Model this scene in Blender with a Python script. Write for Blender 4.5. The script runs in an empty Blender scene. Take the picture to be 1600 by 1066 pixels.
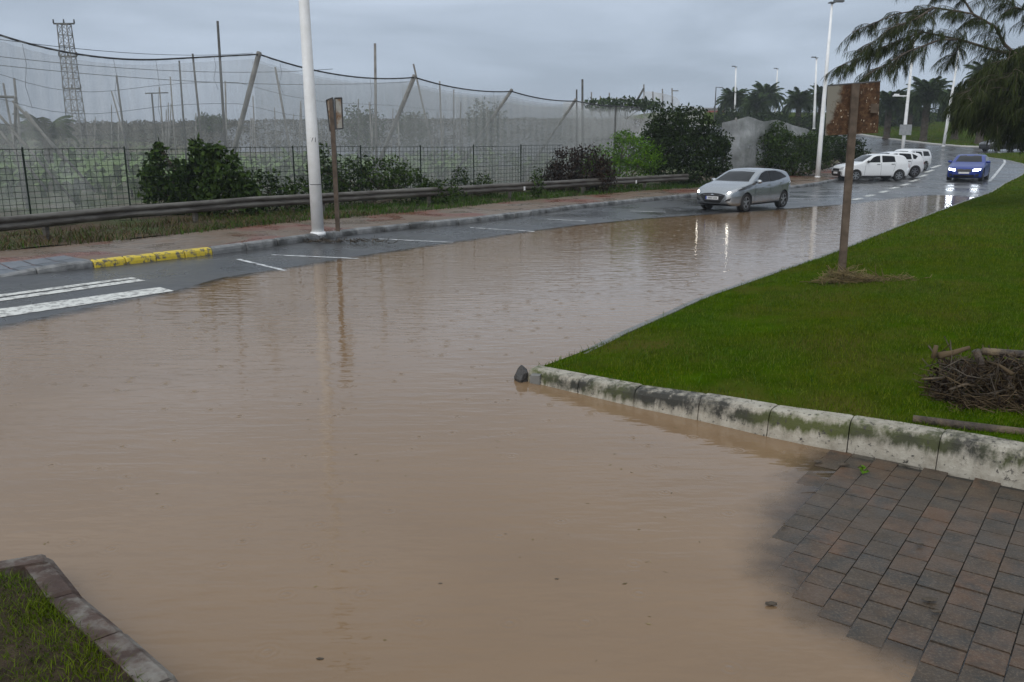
import bpy, bmesh, math, random
import numpy as np
from mathutils import Vector, Matrix
from mathutils.bvhtree import BVHTree
random.seed(7); RNG = np.random.default_rng(7)
S = bpy.context.scene
COL = S.collection
R = math.radians

# ------------------------------------------------------------------ camera
F, CH, HZ = 1320.0, 2.42, 218.0            # focal length in photo pixels, eye height over the water, horizon row
PITCH = math.atan((533 - HZ) / F)
cam = bpy.data.cameras.new('camera'); camo = bpy.data.objects.new('camera', cam); COL.objects.link(camo)
cam.sensor_width = 36; cam.lens = 36 * F / 1600; cam.clip_end = 3000; cam.clip_start = .05
camo.location = (0, 0, CH); camo.rotation_euler = (math.pi / 2 - PITCH, 0, 0)
S.camera = camo
# ------------------------------------------------------------------ world: overcast sky
W = bpy.data.worlds.new('World'); S.world = W; W.use_nodes = True
nt = W.node_tree; nd = nt.nodes; lk = nt.links
for n in list(nd): nd.remove(n)
wo = nd.new('ShaderNodeOutputWorld'); bg = nd.new('ShaderNodeBackground'); lk.new(bg.outputs[0], wo.inputs[0])
sky = nd.new('ShaderNodeTexSky'); sky.sky_type = 'NISHITA'; sky.sun_disc = False
SUN_EL, SUN_ROT = R(38), R(205)
sky.sun_elevation = SUN_EL; sky.sun_rotation = SUN_ROT
tc = nd.new('ShaderNodeTexCoord')
sep = nd.new('ShaderNodeSeparateXYZ'); lk.new(tc.outputs['Generated'], sep.inputs[0])
# overcast luminance: brighter to the zenith
zr = nd.new('ShaderNodeMix'); zr.data_type = 'RGBA'; zr.clamp_factor = True
zr.inputs[6].default_value = (1, 1, 1, 1); zr.inputs[7].default_value = (2.5, 2.25, 1.9, 1)
lk.new(sep.outputs['Z'], zr.inputs[0])
mp = nd.new('ShaderNodeMapping'); mp.inputs['Scale'].default_value = (1.6, 1.6, 7.0)
lk.new(tc.outputs['Generated'], mp.inputs[0])
nz = nd.new('ShaderNodeTexNoise'); nz.inputs['Scale'].default_value = 1.5; nz.inputs['Detail'].default_value = 7; nz.inputs['Roughness'].default_value = .52
nz.inputs['Distortion'].default_value = .4
lk.new(mp.outputs[0], nz.inputs[0])
cr = nd.new('ShaderNodeValToRGB')
cr.color_ramp.elements[0].position = .38; cr.color_ramp.elements[0].color = (2.6, 3.15, 4.0, 1)
cr.color_ramp.elements[1].position = .63; cr.color_ramp.elements[1].color = (3.7, 4.4, 5.5, 1)
lk.new(nz.outputs[0], cr.inputs[0])
vm = nd.new('ShaderNodeVectorMath'); vm.operation = 'MULTIPLY'
lk.new(cr.outputs[0], vm.inputs[0]); lk.new(zr.outputs[2], vm.inputs[1])
mx = nd.new('ShaderNodeMix'); mx.data_type = 'RGBA'; mx.inputs[0].default_value = .94
lk.new(sky.outputs[0], mx.inputs[6]); lk.new(vm.outputs[0], mx.inputs[7]); lk.new(mx.outputs[2], bg.inputs[0])
bg.inputs[1].default_value = .1
sl = bpy.data.lights.new('sun', 'SUN'); sl.energy = 1.4; sl.angle = R(80); sl.color = (1, .97, .92)
so = bpy.data.objects.new('sun', sl); COL.objects.link(so)
so.rotation_euler = (math.pi / 2 - SUN_EL, 0, math.pi - SUN_ROT)   # soft light from behind the camera
S.view_settings.view_transform = 'Standard'; S.view_settings.look = 'None'
S.view_settings.exposure = .28; S.view_settings.gamma = 1; S.view_settings.use_curve_mapping = False
S.render.engine = 'CYCLES'
S.cycles.max_bounces = 7; S.cycles.transparent_max_bounces = 40; S.cycles.use_denoising = True
S.cycles.caustics_reflective = False; S.cycles.caustics_refractive = False

# ------------------------------------------------------------------ helpers
def ray(px, py):
    x = (px - 800) / F; y = (533 - py) / F; c, s = math.cos(PITCH), math.sin(PITCH)
    return x, c + y * s, -s + y * c
def g(px, py, z=0.0):                       # photo pixel -> point at height z
    d = ray(px, py); t = (z - CH) / d[2]; return Vector((d[0] * t, d[1] * t, z))
def aY(px, py, Y):                          # photo pixel -> point at depth Y
    d = ray(px, py); t = Y / d[1]; return Vector((d[0] * t, Y, CH + d[2] * t))

def mesh_np(name, v, f, mat=None, smooth=False):
    v = np.asarray(v, np.float32); f = np.asarray(f, np.int32); k = f.shape[1]
    me = bpy.data.meshes.new(name)
    me.vertices.add(len(v)); me.vertices.foreach_set('co', v.ravel())
    me.loops.add(f.size); me.loops.foreach_set('vertex_index', f.ravel())
    me.polygons.add(len(f)); me.polygons.foreach_set('loop_start', np.arange(0, f.size, k, dtype=np.int32))
    me.polygons.foreach_set('loop_total', np.full(len(f), k, np.int32))
    me.update(calc_edges=True)
    if smooth: me.polygons.foreach_set('use_smooth', np.ones(len(f), bool))
    if mat: me.materials.append(mat)
    return me
def link(name, me, parent=None, loc=None, mat=None):
    o = bpy.data.objects.new(name, me); COL.objects.link(o)
    if parent: o.parent = parent
    if loc is not None: o.location = loc
    if mat and me and not me.materials: me.materials.append(mat)
    return o
def bm_obj(name, bm, mat, parent=None, loc=None, smooth=False):
    me = bpy.data.meshes.new(name); bm.normal_update(); bm.to_mesh(me); bm.free()
    if smooth: me.polygons.foreach_set('use_smooth', np.ones(len(me.polygons), bool))
    me.materials.append(mat); return link(name, me, parent, loc)
def tag(o, label=None, cat=None, group=None, kind=None):
    if label: o['label'] = label
    if cat: o['category'] = cat
    if group: o['group'] = group
    if kind: o['kind'] = kind
    return o
def empty(name, loc, label=None, cat=None, group=None, rz=0, kind=None):
    o = bpy.data.objects.new(name, None); COL.objects.link(o); o.location = loc; o.rotation_euler[2] = rz
    o.empty_display_size = .2
    return tag(o, label, cat, group, kind)
def copy_tree(o, parent=None):
    c = o.copy(); COL.objects.link(c); c.parent = parent
    for ch in list(o.children): copy_tree(ch, c)
    return c
def box(bm, lo, hi, mtx=None):
    r = bmesh.ops.create_cube(bm, size=1)
    vs = r['verts']
    for v in vs:
        v.co = Vector(((lo[i] + hi[i]) / 2 + v.co[i] * (hi[i] - lo[i]) for i in range(3)))
        if mtx: v.co = mtx @ v.co
    return vs
def tube(bm, pts, radii, seg=8, cap=True):
    pts = [Vector(p) for p in pts]; rings = []
    if not hasattr(radii, '__len__'): radii = [radii] * len(pts)
    for i, p in enumerate(pts):
        t = (pts[min(i + 1, len(pts) - 1)] - pts[max(i - 1, 0)]).normalized()
        a = Vector((0, 0, 1)) if abs(t.z) < .9 else Vector((1, 0, 0))
        u = t.cross(a).normalized(); w = t.cross(u)
        rings.append([bm.verts.new(p + (u * math.cos(2 * math.pi * k / seg) + w * math.sin(2 * math.pi * k / seg)) * radii[i]) for k in range(seg)])
    for a, b in zip(rings, rings[1:]):
        for k in range(seg): bm.faces.new((a[k], a[(k + 1) % seg], b[(k + 1) % seg], b[k]))
    if cap:
        bm.faces.new(rings[0][::-1]); bm.faces.new(rings[-1])
def tube_obj(name, pts, radii, mat, parent=None, seg=8, smooth=True):
    bm = bmesh.new(); tube(bm, pts, radii, seg); return bm_obj(name, bm, mat, parent, smooth=smooth)
def interp(tab, x):
    return float(np.interp(x, [p[0] for p in tab], [p[1] for p in tab]))
def smoothstep(a, b, x):
    t = np.clip((x - a) / (b - a), 0, 1); return t * t * (3 - 2 * t)

# ------------------------------------------------------------------ materials
def mat(name, base=(.5, .5, .5), rough=.6, spec=.5, metal=0., emit=None, estr=0.):
    m = bpy.data.materials.new(name); m.use_nodes = True
    p = m.node_tree.nodes['Principled BSDF']
    p.inputs['Base Color'].default_value = (*base, 1); p.inputs['Roughness'].default_value = rough
    p.inputs['Specular IOR Level'].default_value = spec; p.inputs['Metallic'].default_value = metal
    if emit: p.inputs['Emission Color'].default_value = (*emit, 1); p.inputs['Emission Strength'].default_value = estr
    return m
class G:                                    # small node-graph writer
    def __init__(s, m): s.m = m; s.t = m.node_tree; s.p = s.t.nodes['Principled BSDF']
    def n(s, ty, **kw):
        o = s.t.nodes.new('ShaderNode' + ty)
        for k, v in kw.items():
            if k in o.inputs: 
                o.inputs[k].default_value = v
            else: setattr(o, k, v)
        return o
    def l(s, a, b): s.t.links.new(a, b)
    def pos(s): return s.n('NewGeometry').outputs['Position']
    def noise(s, scale, detail=4, rough=.55, vec=None, dist=0.):
        o = s.n('TexNoise'); o.inputs['Scale'].default_value = scale; o.inputs['Detail'].default_value = detail
        o.inputs['Roughness'].default_value = rough; o.inputs['Distortion'].default_value = dist
        s.l(vec if vec is not None else s.pos(), o.inputs['Vector']); return o.outputs[0]
    def ramp(s, fac, stops):
        o = s.n('ValToRGB'); e = o.color_ramp.elements
        while len(e) < len(stops): e.new(.5)
        for i, (p, c) in enumerate(stops):
            e[i].position = p; e[i].color = (*c, 1) if hasattr(c, '__len__') else (c, c, c, 1)
        s.l(fac, o.inputs[0]); return o.outputs[0]
    def mix(s, fac, a, b, mode='MIX'):
        o = s.n('Mix'); o.data_type = 'RGBA'; o.blend_type = mode
        for v, i in ((fac, 0), (a, 6), (b, 7)):
            if hasattr(v, 'links'): s.l(v, o.inputs[i])
            elif i == 0: o.inputs[0].default_value = v
            else: o.inputs[i].default_value = (*v, 1)
        return o.outputs[2]
    def math(s, op, a, b=0.):
        o = s.n('Math'); o.operation = op
        for v, i in ((a, 0), (b, 1)):
            if hasattr(v, 'links'): s.l(v, o.inputs[i])
            else: o.inputs[i].default_value = v
        return o.outputs[0]
    def scaled(s, sc, rot=(0, 0, 0), vec=None):
        o = s.n('Mapping'); o.inputs['Scale'].default_value = sc; o.inputs['Rotation'].default_value = rot
        s.l(vec if vec is not None else s.pos(), o.inputs[0]); return o.outputs[0]
    def bump(s, h, strength=.3, dist=.02, prev=None):
        o = s.n('Bump'); o.inputs['Strength'].default_value = strength; o.inputs['Distance'].default_value = dist
        s.l(h, o.inputs['Height'])
        if prev is not None: s.l(prev, o.inputs['Normal'])
        s.l(o.outputs[0], s.p.inputs['Normal']); return o.outputs[0]
    def col(s, c): s.l(c, s.p.inputs['Base Color'])
    def rough(s, c): s.l(c, s.p.inputs['Roughness'])
    def alpha(s, c): s.l(c, s.p.inputs['Alpha'])
    def island(s): return s.n('NewGeometry').outputs['Random Per Island']
    def orand(s): return s.n('ObjectInfo').outputs['Random']

def noisy(name, c0, c1, scale=6, rough=.6, spec=.4, bump=.3, bd=.01, c2=None, s2=1.2, r2=None):
    m = mat(name, c0, rough, spec); G_ = G(m)
    c = G_.ramp(G_.noise(scale, 6), [(.35, c0), (.65, c1)])
    if c2: c = G_.mix(G_.ramp(G_.noise(s2, 5, .65), [(.45, 0.), (.62, 1.)]), c, c2)
    G_.col(c)
    if bump: G_.bump(G_.noise(scale * 4, 5), bump, bd)
    if r2 is not None: G_.rough(G_.ramp(G_.noise(s2 * 1.7, 4), [(.35, rough), (.65, r2)]))
    return m
def foliage(name, dark, light, rough=.6, sheen=.06):
    m = mat(name, dark, rough, sheen); q = G(m)
    q.col(q.mix(q.ramp(q.noise(.9, 3), [(.35, 0.), (.65, 1.)]), q.ramp(q.island(), [(0., dark), (1., light)]), q.ramp(q.island(), [(0., tuple(x * .6 for x in dark)), (1., tuple(x * .75 for x in light))])))
    return m

M = {}
M['asphalt'] = mat('asphalt', (.035, .037, .04), .3, .5); q = G(M['asphalt'])
q.col(q.mix(q.ramp(q.noise(.5, 5, .6), [(.4, 0.), (.65, 1.)]), q.ramp(q.noise(60, 3), [(.3, (.028, .03, .034)), (.7, (.055, .056, .06))]), (.052, .05, .047)))
q.rough(q.ramp(q.noise(.45, 4, .6), [(.36, .14), (.62, .4)])); q.bump(q.noise(140, 3), .25, .006)
M['paint'] = mat('road_paint', (.75, .75, .72), .45); q = G(M['paint'])
q.col(q.mix(q.ramp(q.noise(9, 7, .7), [(.48, 0.), (.6, 1.)]), (.62, .62, .58), (.2, .19, .18)))
M['thinpaint'] = mat('worn_road_paint', (.6, .6, .6), .4); q = G(M['thinpaint'])
q.col(q.mix(q.ramp(q.noise(5, 7, .7), [(.42, 0.), (.62, 1.)]), (.66, .67, .67), (.12, .12, .125)))
# flood water: suspended silt hides the ground with depth; a skin of ripples and drop rings
M['water'] = mat('muddy_water', (.29, .196, .125), .04, .65); q = G(M['water']); q.p.inputs['IOR'].default_value = 1.333
dep = q.n('Attribute', attribute_name='depth').outputs['Fac']
dep2 = q.math('ADD', dep, q.math('MULTIPLY', q.math('SUBTRACT', q.noise(2.2, 5, .6), .5), .012))
al = q.n('MapRange'); al.interpolation_type = 'SMOOTHSTEP'; al.inputs['From Min'].default_value = -.002; al.inputs['From Max'].default_value = .0095
q.l(dep2, al.inputs['Value']); al.inputs['To Min'].default_value = 0.; al.inputs['To Max'].default_value = 1.
q.col(q.mix(q.ramp(q.noise(.35, 5, .6, q.scaled((.6, 1.6, 1), (0, 0, .5)), 1.2), [(.3, 0.), (.7, 1.)]), (.19, .124, .072), (.22, .144, .083)))
w1 = q.noise(1.3, 1, .5, q.scaled((1, 1.6, 1), (0, 0, .25))); w2 = q.noise(6.5, 2, .5, q.scaled((.4, 1.25, 1), (0, 0, -.12)))
vo = q.n('TexVoronoi'); vo.inputs['Scale'].default_value = 2.6; vo.voronoi_dimensions = '2D'; q.l(q.pos(), vo.inputs['Vector'])
rg = q.math('MULTIPLY', q.math('SINE', q.math('MULTIPLY', vo.outputs['Distance'], 62.)), q.math('POWER', 2.718, q.math('MULTIPLY', vo.outputs['Distance'], -11.)))
pk = q.n('SeparateColor'); q.l(vo.outputs['Color'], pk.inputs[0])
rg = q.math('MULTIPLY', rg, q.math('GREATER_THAN', pk.outputs[0], .6))
b1 = q.bump(w1, .15, .03); b2 = q.bump(w2, .47, .014, b1); b3 = q.bump(rg, .5, .004, b2)
# mix of clear shallow film and silt
tr = q.n('BsdfTransparent'); gl = q.n('BsdfGlossy'); gl.inputs['Roughness'].default_value = .06
q.l(b3, gl.inputs['Normal'])
fr = q.n('Fresnel'); fr.inputs['IOR'].default_value = 1.333
mxs = q.n('MixShader'); q.l(fr.outputs[0], mxs.inputs[0]); q.l(tr.outputs[0], mxs.inputs[1]); q.l(gl.outputs[0], mxs.inputs[2])
out = q.t.nodes['Material Output']; mx2 = q.n('MixShader'); q.l(al.outputs[0], mx2.inputs[0]); q.l(mxs.outputs[0], mx2.inputs[1]); q.l(q.p.outputs[0], mx2.inputs[2]); q.l(mx2.outputs[0], out.inputs[0])

M['soil'] = noisy('soil', (.05, .036, .025), (.095, .068, .046), 3, .85, .12, .5, .05, (.06, .075, .03), .6)
M['field'] = noisy('field_ground', (.045, .06, .025), (.1, .13, .05), 1.2, .9, .2, .5, .1, (.12, .1, .07), .4)
M['hill'] = noisy('hill', (.085, .077, .06), (.125, .115, .09), .25, .9, .2, .6, .4, (.06, .075, .045), .06)
M['lawn'] = noisy('lawn_soil', (.022, .046, .001), (.04, .078, .002), 3, .95, .0, .6, .03, (.062, .06, .012), .6)
M['grass'] = mat('grass_blade', (.04, .1, .015), .8, .02); q = G(M['grass'])
q.col(q.mix(q.ramp(q.noise(.7, 4, .6), [(.35, 0.), (.68, 1.)]), q.ramp(q.island(), [(0., (.026, .058, .003)), (.7, (.058, .112, .005)), (1., (.14, .165, .035))]), q.ramp(q.island(), [(0., (.038, .06, .001)), (1., (.115, .14, .008))])))
M['weed'] = foliage('weed', (.014, .042, .004), (.06, .118, .012))
M['dryweed'] = foliage('dry_weed', (.045, .03, .014), (.14, .1, .048))
M['pave'] = mat('pavement', (.25, .2, .16), .4, .4); q = G(M['pave'])
bt = q.n('TexBrick'); bt.offset = 0.; bt.inputs['Scale'].default_value = 1.; bt.inputs['Mortar Size'].default_value = .012
bt.inputs['Brick Width'].default_value = .2; bt.inputs['Row Height'].default_value = .2
bt.inputs['Color1'].default_value = (1, 1, 1, 1); bt.inputs['Color2'].default_value = (.78, .78, .78, 1); bt.inputs['Mortar'].default_value = (.35, .33, .3, 1)
q.l(q.scaled((1, 1, 1), (0, 0, -.96)), bt.inputs['Vector'])
mud = q.ramp(q.noise(.55, 6, .65), [(.44, 0.), (.58, 1.)]); redm = q.ramp(q.noise(.38, 2, .4, q.scaled((1, 1, 1), (0, 0, -.96))), [(.50, 0.), (.54, 1.)])
q.col(q.mix(mud, q.mix(1., q.mix(redm, (.2, .155, .12), (.2, .075, .05)), bt.outputs[0], 'MULTIPLY'), (.135, .09, .058)))
q.rough(q.ramp(q.noise(1.1, 4), [(.4, .22), (.62, .55)])); q.bump(bt.outputs['Fac'], -.4, .008)
M['ramp'] = noisy('ramp_tile', (.10, .115, .135), (.15, .16, .18), 5, .3, .5, .2, .005)
M['kerbgrey'] = noisy('grey_kerb', (.13, .132, .135), (.22, .22, .215), 5, .42, .4, .6, .02, (.045, .045, .042), 2.)
M['kerbyellow'] = mat('yellow_kerb', (.5, .4, .03), .5); q = G(M['kerbyellow'])
q.col(q.mix(q.ramp(q.noise(7, 7, .7), [(.5, 0.), (.58, 1.)]), (.56, .42, .03), (.1, .09, .075))); q.bump(q.noise(20, 5), .4, .01)
M['kerbwhite'] = mat('weathered_white_kerb', (.55, .53, .48), .6, .3); q = G(M['kerbwhite'])
gp = q.n('SeparateXYZ'); q.l(q.pos(), gp.inputs[0])
st = q.noise(3.2, 7, .68, q.scaled((1, 1, .8))); spk = q.noise(26, 6, .7)
base_ = q.mix(q.ramp(q.noise(7, 6, .7), [(.4, 0.), (.7, 1.)]), (.4, .37, .31), (.23, .205, .16))
algae = q.ramp(q.noise(1.1, 4), [(.4, (.035, .034, .028)), (.6, (.075, .085, .025))])
zz = q.math('ADD', q.math('SUBTRACT', gp.outputs['Z'], q.math('MULTIPLY', q.math('SUBTRACT', gp.outputs['X'], 2.4), .05)), q.math('MULTIPLY', q.math('SUBTRACT', q.noise(14, 6, .7, q.scaled((1, 1, .25))), .5), .22))
zz = q.math('ADD', zz, q.math('MULTIPLY', q.math('SUBTRACT', q.noise(2.3, 4, .6), .5), .16))
band = q.math('MULTIPLY', q.ramp(zz, [(.08, 0.), (.14, 1.)]), q.ramp(zz, [(.205, 1.), (.25, .12)]))
c_ = q.mix(q.math('MULTIPLY', q.ramp(st, [(.35, .1), (.47, 1.)]), band), base_, algae)
q.col(q.mix(q.ramp(spk, [(.58, 0.), (.64, 1.)]), c_, (.05, .045, .04))); q.bump(spk, .6, .015)
M['kerbbrown'] = noisy('brown_wet_kerb', (.055, .037, .031), (.095, .066, .054), 5, .6, .12, .6, .02, (.19, .175, .155), 4.2)
M['paver'] = mat('paver', (.12, .08, .06), .45, .22); q = G(M['paver'])
pc = q.ramp(q.orand(), [(0., (.056, .042, .029)), (.5, (.074, .05, .033)), (1., (.1, .056, .033))])
pc = q.mix(q.ramp(q.noise(4.5, 5, .65), [(.42, 0.), (.64, 1.)]), pc, (.038, .034, .029))
q.col(q.mix(q.ramp(q.noise(70, 4, .7), [(.5, 0.), (.72, 1.)]), pc, (.13, .1, .072))); q.bump(q.noise(60, 5, .65), .5, .006)
q.rough(q.ramp(q.noise(5, 4), [(.35, .28), (.65, .55)]))
M['joint'] = noisy('paver_joint', (.022, .02, .017), (.04, .034, .028), 20, .6, .3)
M['rail'] = mat('galvanised_rail', (.2, .185, .165), .5, .5, .1); q = G(M['rail'])
q.col(q.mix(q.ramp(q.noise(1.2, 6, .65, q.scaled((1, 1, 6))), [(.42, 0.), (.62, 1.)]), (.115, .105, .09), (.04, .031, .024)))
M['white_pole'] = noisy('white_painted_pole', (.78, .79, .80), (.84, .845, .85), 3, .4, .4, .05, .003, (.7, .7, .69), 1.)
M['darkmetal'] = mat('dark_metal', (.05, .05, .052), .5)
M['greymetal'] = noisy('grey_metal', (.2, .21, .22), (.28, .29, .3), 4, .5)
M['netpole'] = noisy('weathered_pole', (.13, .125, .115), (.24, .23, .215), 3, .8, .2)
M['darkpole'] = noisy('dark_pole', (.05, .05, .05), (.1, .098, .09), 3, .8, .2)
M['wire'] = mat('fence_wire', (.012, .02, .014), .8, .1)
M['cable'] = mat('cable', (.03, .03, .032), .7)
M['net'] = mat('shade_net', (.43, .44, .43), .9, .05); q = G(M['net'])
nv = q.noise(.35, 5, .6, q.scaled((1, 1, .25))); fine = q.noise(5., 3, .6, q.scaled((3, 3, .25)))
q.alpha(q.math('ADD', q.ramp(nv, [(.3, .16), (.7, .27)]), q.ramp(fine, [(.35, -.0), (.7, .06)])))
M['netdense'] = mat('dense_shade_net', (.34, .345, .345), .9, .1); q = G(M['netdense'])
q.col(q.ramp(q.noise(1.5, 5, .6, q.scaled((1, 1, .3))), [(.35, (.27, .275, .275)), (.65, (.38, .385, .385))]))
q.alpha(q.ramp(q.noise(.6, 5, .6, q.scaled((2, 2, .3))), [(.3, .62), (.7, .88)]))
M['bark'] = noisy('bark', (.05, .04, .03), (.11, .09, .07), 8, .85, .2, .8, .03)
M['palmtrunk'] = noisy('palm_trunk', (.045, .036, .028), (.1, .08, .06), 6, .9, .2, 1., .08)
M['twig'] = foliage('twig', (.05, .034, .02), (.17, .125, .075), .6)
M['straw'] = foliage('straw', (.1, .075, .035), (.26, .2, .1), .6)
M['log'] = noisy('log', (.035, .026, .02), (.09, .065, .045), 12, .6, .4, .9, .02, (.16, .12, .07), 3)
M['stone'] = noisy('dark_stone', (.03, .028, .027), (.065, .06, .056), 9, .6, .4, .8, .02)
M['rust'] = mat('rusted_panel', (.2, .1, .05), .75, .2); q = G(M['rust'])
gx = q.n('TexCoord').outputs['Object']; sx = q.n('SeparateXYZ'); q.l(gx, sx.inputs[0])
nb = q.noise(5, 6, .65, gx); edge = q.math('ADD', q.math('MULTIPLY', sx.outputs[0], 1.5), q.math('MULTIPLY', nb, .75))
edge = q.math('ADD', q.math('SUBTRACT', edge, q.math('MULTIPLY', sx.outputs[2], .4)), .17)
rustc = q.ramp(q.noise(14, 7, .7, gx), [(.3, (.026, .016, .011)), (.5, (.07, .036, .019)), (.68, (.13, .075, .04))])
rustc = q.mix(q.ramp(q.noise(30, 4, .6, q.scaled((1, 1, .5), (0, 0, 0), gx)), [(.62, 0.), (.68, 1.)]), rustc, (.5, .42, .33))
q.col(q.mix(q.ramp(edge, [(-.0, 0.), (.0001, 0.), (.12, 1.)]), (.2, .185, .155), rustc)); q.bump(nb, .3, .01)
M['rustpost'] = noisy('brown_post', (.07, .05, .036), (.13, .095, .07), 7, .7, .3, .4, .01)
M['signface'] = noisy('faded_sign', (.35, .33, .29), (.45, .43, .38), 5, .6, .3, .1, .01, (.2, .1, .04), 4.)
M['tyre'] = mat('tyre', (.012, .012, .012), .7); M['rim'] = mat('rim', (.3, .31, .32), .35, .5, .7)
M['glass'] = mat('car_glass', (.006, .007, .008), .05, .2); M['black'] = mat('black_plastic', (.012, .012, .013), .45)
M['chrome'] = mat('chrome', (.6, .6, .62), .15, .5, 1.)
M['lampon'] = mat('lit_headlight', (.9, .9, .85), .2, .5, 0, (1, .93, .8), 14.)
M['lampblue'] = mat('lit_xenon_headlight', (.9, .9, .95), .2, .5, 0, (.85, .93, 1.), 30.)
M['lampoff'] = mat('headlight_lens', (.35, .36, .38), .1, .7); M['tail'] = mat('tail_light', (.3, .012, .012), .2, .6)
M['plate'] = mat('number_plate', (.6, .6, .6), .4); M['platblue'] = mat('plate_blue', (.03, .07, .35), .4); M['ink'] = mat('ink', (.02, .02, .022), .6)
M['lamphead'] = mat('lamp_head', (.1, .105, .11), .5)
def paint(name, c, metal=.0, rough=.3):
    m = mat(name, c, rough, .5, metal); p = m.node_tree.nodes['Principled BSDF']
    p.inputs['Coat Weight'].default_value = .7; p.inputs['Coat Roughness'].default_value = .06
    return m
M['silver'] = paint('silver_paint', (.34, .355, .37), .9, .24); M['whitecar'] = paint('white_paint', (.66, .67, .68)); M['blue'] = paint('blue_paint', (.001, .022, .2), .0); M['blue'].node_tree.nodes['Principled BSDF'].inputs['Coat Weight'].default_value = .12
M['blackcar'] = paint('black_paint', (.01, .01, .011))
M['concrete'] = noisy('pale_wall', (.36, .35, .33), (.45, .44, .42), 1, .7)
M['redwall'] = noisy('red_wall', (.2, .06, .05), (.25, .08, .06), 1, .7)
LEAF = {'dark': foliage('dark_leaves', (.008, .018, .004), (.03, .05, .012)), 'mid': foliage('shrub_leaves', (.013, .03, .006), (.05, .082, .017)),
        'bright': foliage('bright_leaves', (.035, .095, .005), (.1, .2, .012)), 'brown': foliage('dead_leaves', (.014, .009, .007), (.04, .028, .02)),
        'palm': foliage('palm_leaves', (.018, .035, .01), (.065, .1, .03)), 'banana': foliage('banana_leaves', (.055, .1, .03), (.25, .36, .13)),
        'casu': foliage('casuarina_needles', (.013, .021, .005), (.055, .07, .018))}

# ------------------------------------------------------------------ plan of the place
KERB_L = [tuple(g(px, py)[:2]) for px, py in ((-260, 470), (-120, 455), (0, 440), (148, 424), (333, 402), (420, 390), (560, 370), (760, 349), (900, 330), (1000, 319), (1090, 310))]
KERB_L += [(11.5, 39.0), (15.6, 44.2), (19.5, 50.0), (23.5, 56.5), (27.5, 63.5), (30.6, 70.5), (31.8, 75.5), (30.5, 79.5), (26.5, 82.5), (15, 86.0), (-5, 90)]
KERB_R = [tuple(g(px, py, .1)[:2]) for px, py in ((826, 584), (862, 569), (950, 527), (1100, 461), (1300, 393), (1400, 353), (1500, 316), (1545, 301))]
KERB_R += [(26, 45.5), (31, 52.5), (34.6, 58.0), (37.2, 63), (38.6, 68.), (39.0, 72.5), (40.5, 75.5), (46, 78.0), (60, 81.), (130, 92)]
KERB_F = [tuple(g(px, py)[:2]) for px, py in ((822, 596), (980, 634), (1110, 661), (1230, 690), (1370, 716), (1460, 736), (1600, 768))]
d_ = (Vector(KERB_F[-1]) - Vector(KERB_F[-3])).normalized(); KERB_F += [tuple(Vector(KERB_F[-1]) + d_ * 1.1), tuple(Vector(KERB_F[-1]) + d_ * 2.2), tuple(Vector(KERB_F[-1]) + d_ * 3.3)]
FARK = [(130, 101), (62, 88.5), (48.5, 86.0), (45.6, 88.0), (45.0, 93.0), (45.0, 102.0), (44.0, 112.0), (40, 122.0), (20, 131), (-30, 140)]
klx = np.array([p[0] for p in KERB_L[:18]]); kly = np.array([p[1] for p in KERB_L[:18]])
def sp(x, k): return np.logaddexp(0, x / k) * k
def B(x, y):
    x = np.asarray(x, float); y = np.asarray(y, float)
    rise = .04 * sp(y - 48, 3) + .045 * sp(y - 102, 4); rise = rise - .085 * sp(y - 168, 8)
    side = smoothstep(-16, -2, x - np.interp(y, kly, klx))
    berm = 5.2 * smoothstep(92, 132, y + .12 * x) 
    return rise * side + berm * (1 - side)
POND = [tuple(g(*p)[:2]) for p in ((-120, 528), (0, 509), (60, 497), (180, 471), (270, 455), (345, 434), (430, 421), (540, 403), (700, 379), (820, 362), (900, 352), (1000, 342), (1100, 335), (1230, 326), (1330, 318), (1400, 309), (1450, 304), (1490, 305))]
POND += [(21, 33), (21, 22), (9, 9)] + [tuple(g(*p)[:2]) for p in ((1312, 712), (1262, 800), (1236, 860), (1270, 930), (1400, 1000))] + [(2.3, 3.0), (2.5, 1.5), (2.2, -3), (-8, -4), (-13, 6)]
def seg_dist(x, y, poly, closed=True):
    x = np.asarray(x, float); y = np.asarray(y, float); best = np.full(x.shape, 1e9); inside = np.zeros(x.shape, bool)
    n = len(poly)
    for i in range(n if closed else n - 1):
        (ax, ay), (bx, by) = poly[i], poly[(i + 1) % n]
        dx, dy = bx - ax, by - ay; t = np.clip(((x - ax) * dx + (y - ay) * dy) / (dx * dx + dy * dy + 1e-12), 0, 1)
        best = np.minimum(best, np.hypot(x - ax - t * dx, y - ay - t * dy))
        c = ((ay > y) != (by > y)) & (x < dx * (y - ay) / (dy + 1e-12) + ax); inside ^= c
    return best, inside
def zroad(x, y):
    d, ins = seg_dist(x, y, POND); sd = np.where(ins, -d, d)
    return B(x, y) + np.clip(.022 * sd, -.16, .07)
def zr1(x, y): return float(zroad(np.array([x]), np.array([y]))[0])
def B1(x, y): return float(B(np.array([x]), np.array([y]))[0])
def grid_mesh(name, xs, ys, zf, m, keep=None, smooth=True, attr=None):
    X, Y = np.meshgrid(xs, ys); Z = zf(X, Y); nx, ny = len(xs), len(ys)
    v = np.stack([X, Y, Z], -1).reshape(-1, 3); i = np.arange(nx * ny).reshape(ny, nx)
    f = np.stack([i[:-1, :-1], i[:-1, 1:], i[1:, 1:], i[1:, :-1]], -1).reshape(-1, 4)
    if keep is not None:
        k = keep(X, Y).reshape(-1); f = f[k[f].any(1)]
        used = np.unique(f); mp_ = np.full(len(v), -1); mp_[used] = np.arange(len(used)); v = v[used]; f = mp_[f]
    me = mesh_np(name, v, f, m, smooth)
    return me, v
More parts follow.
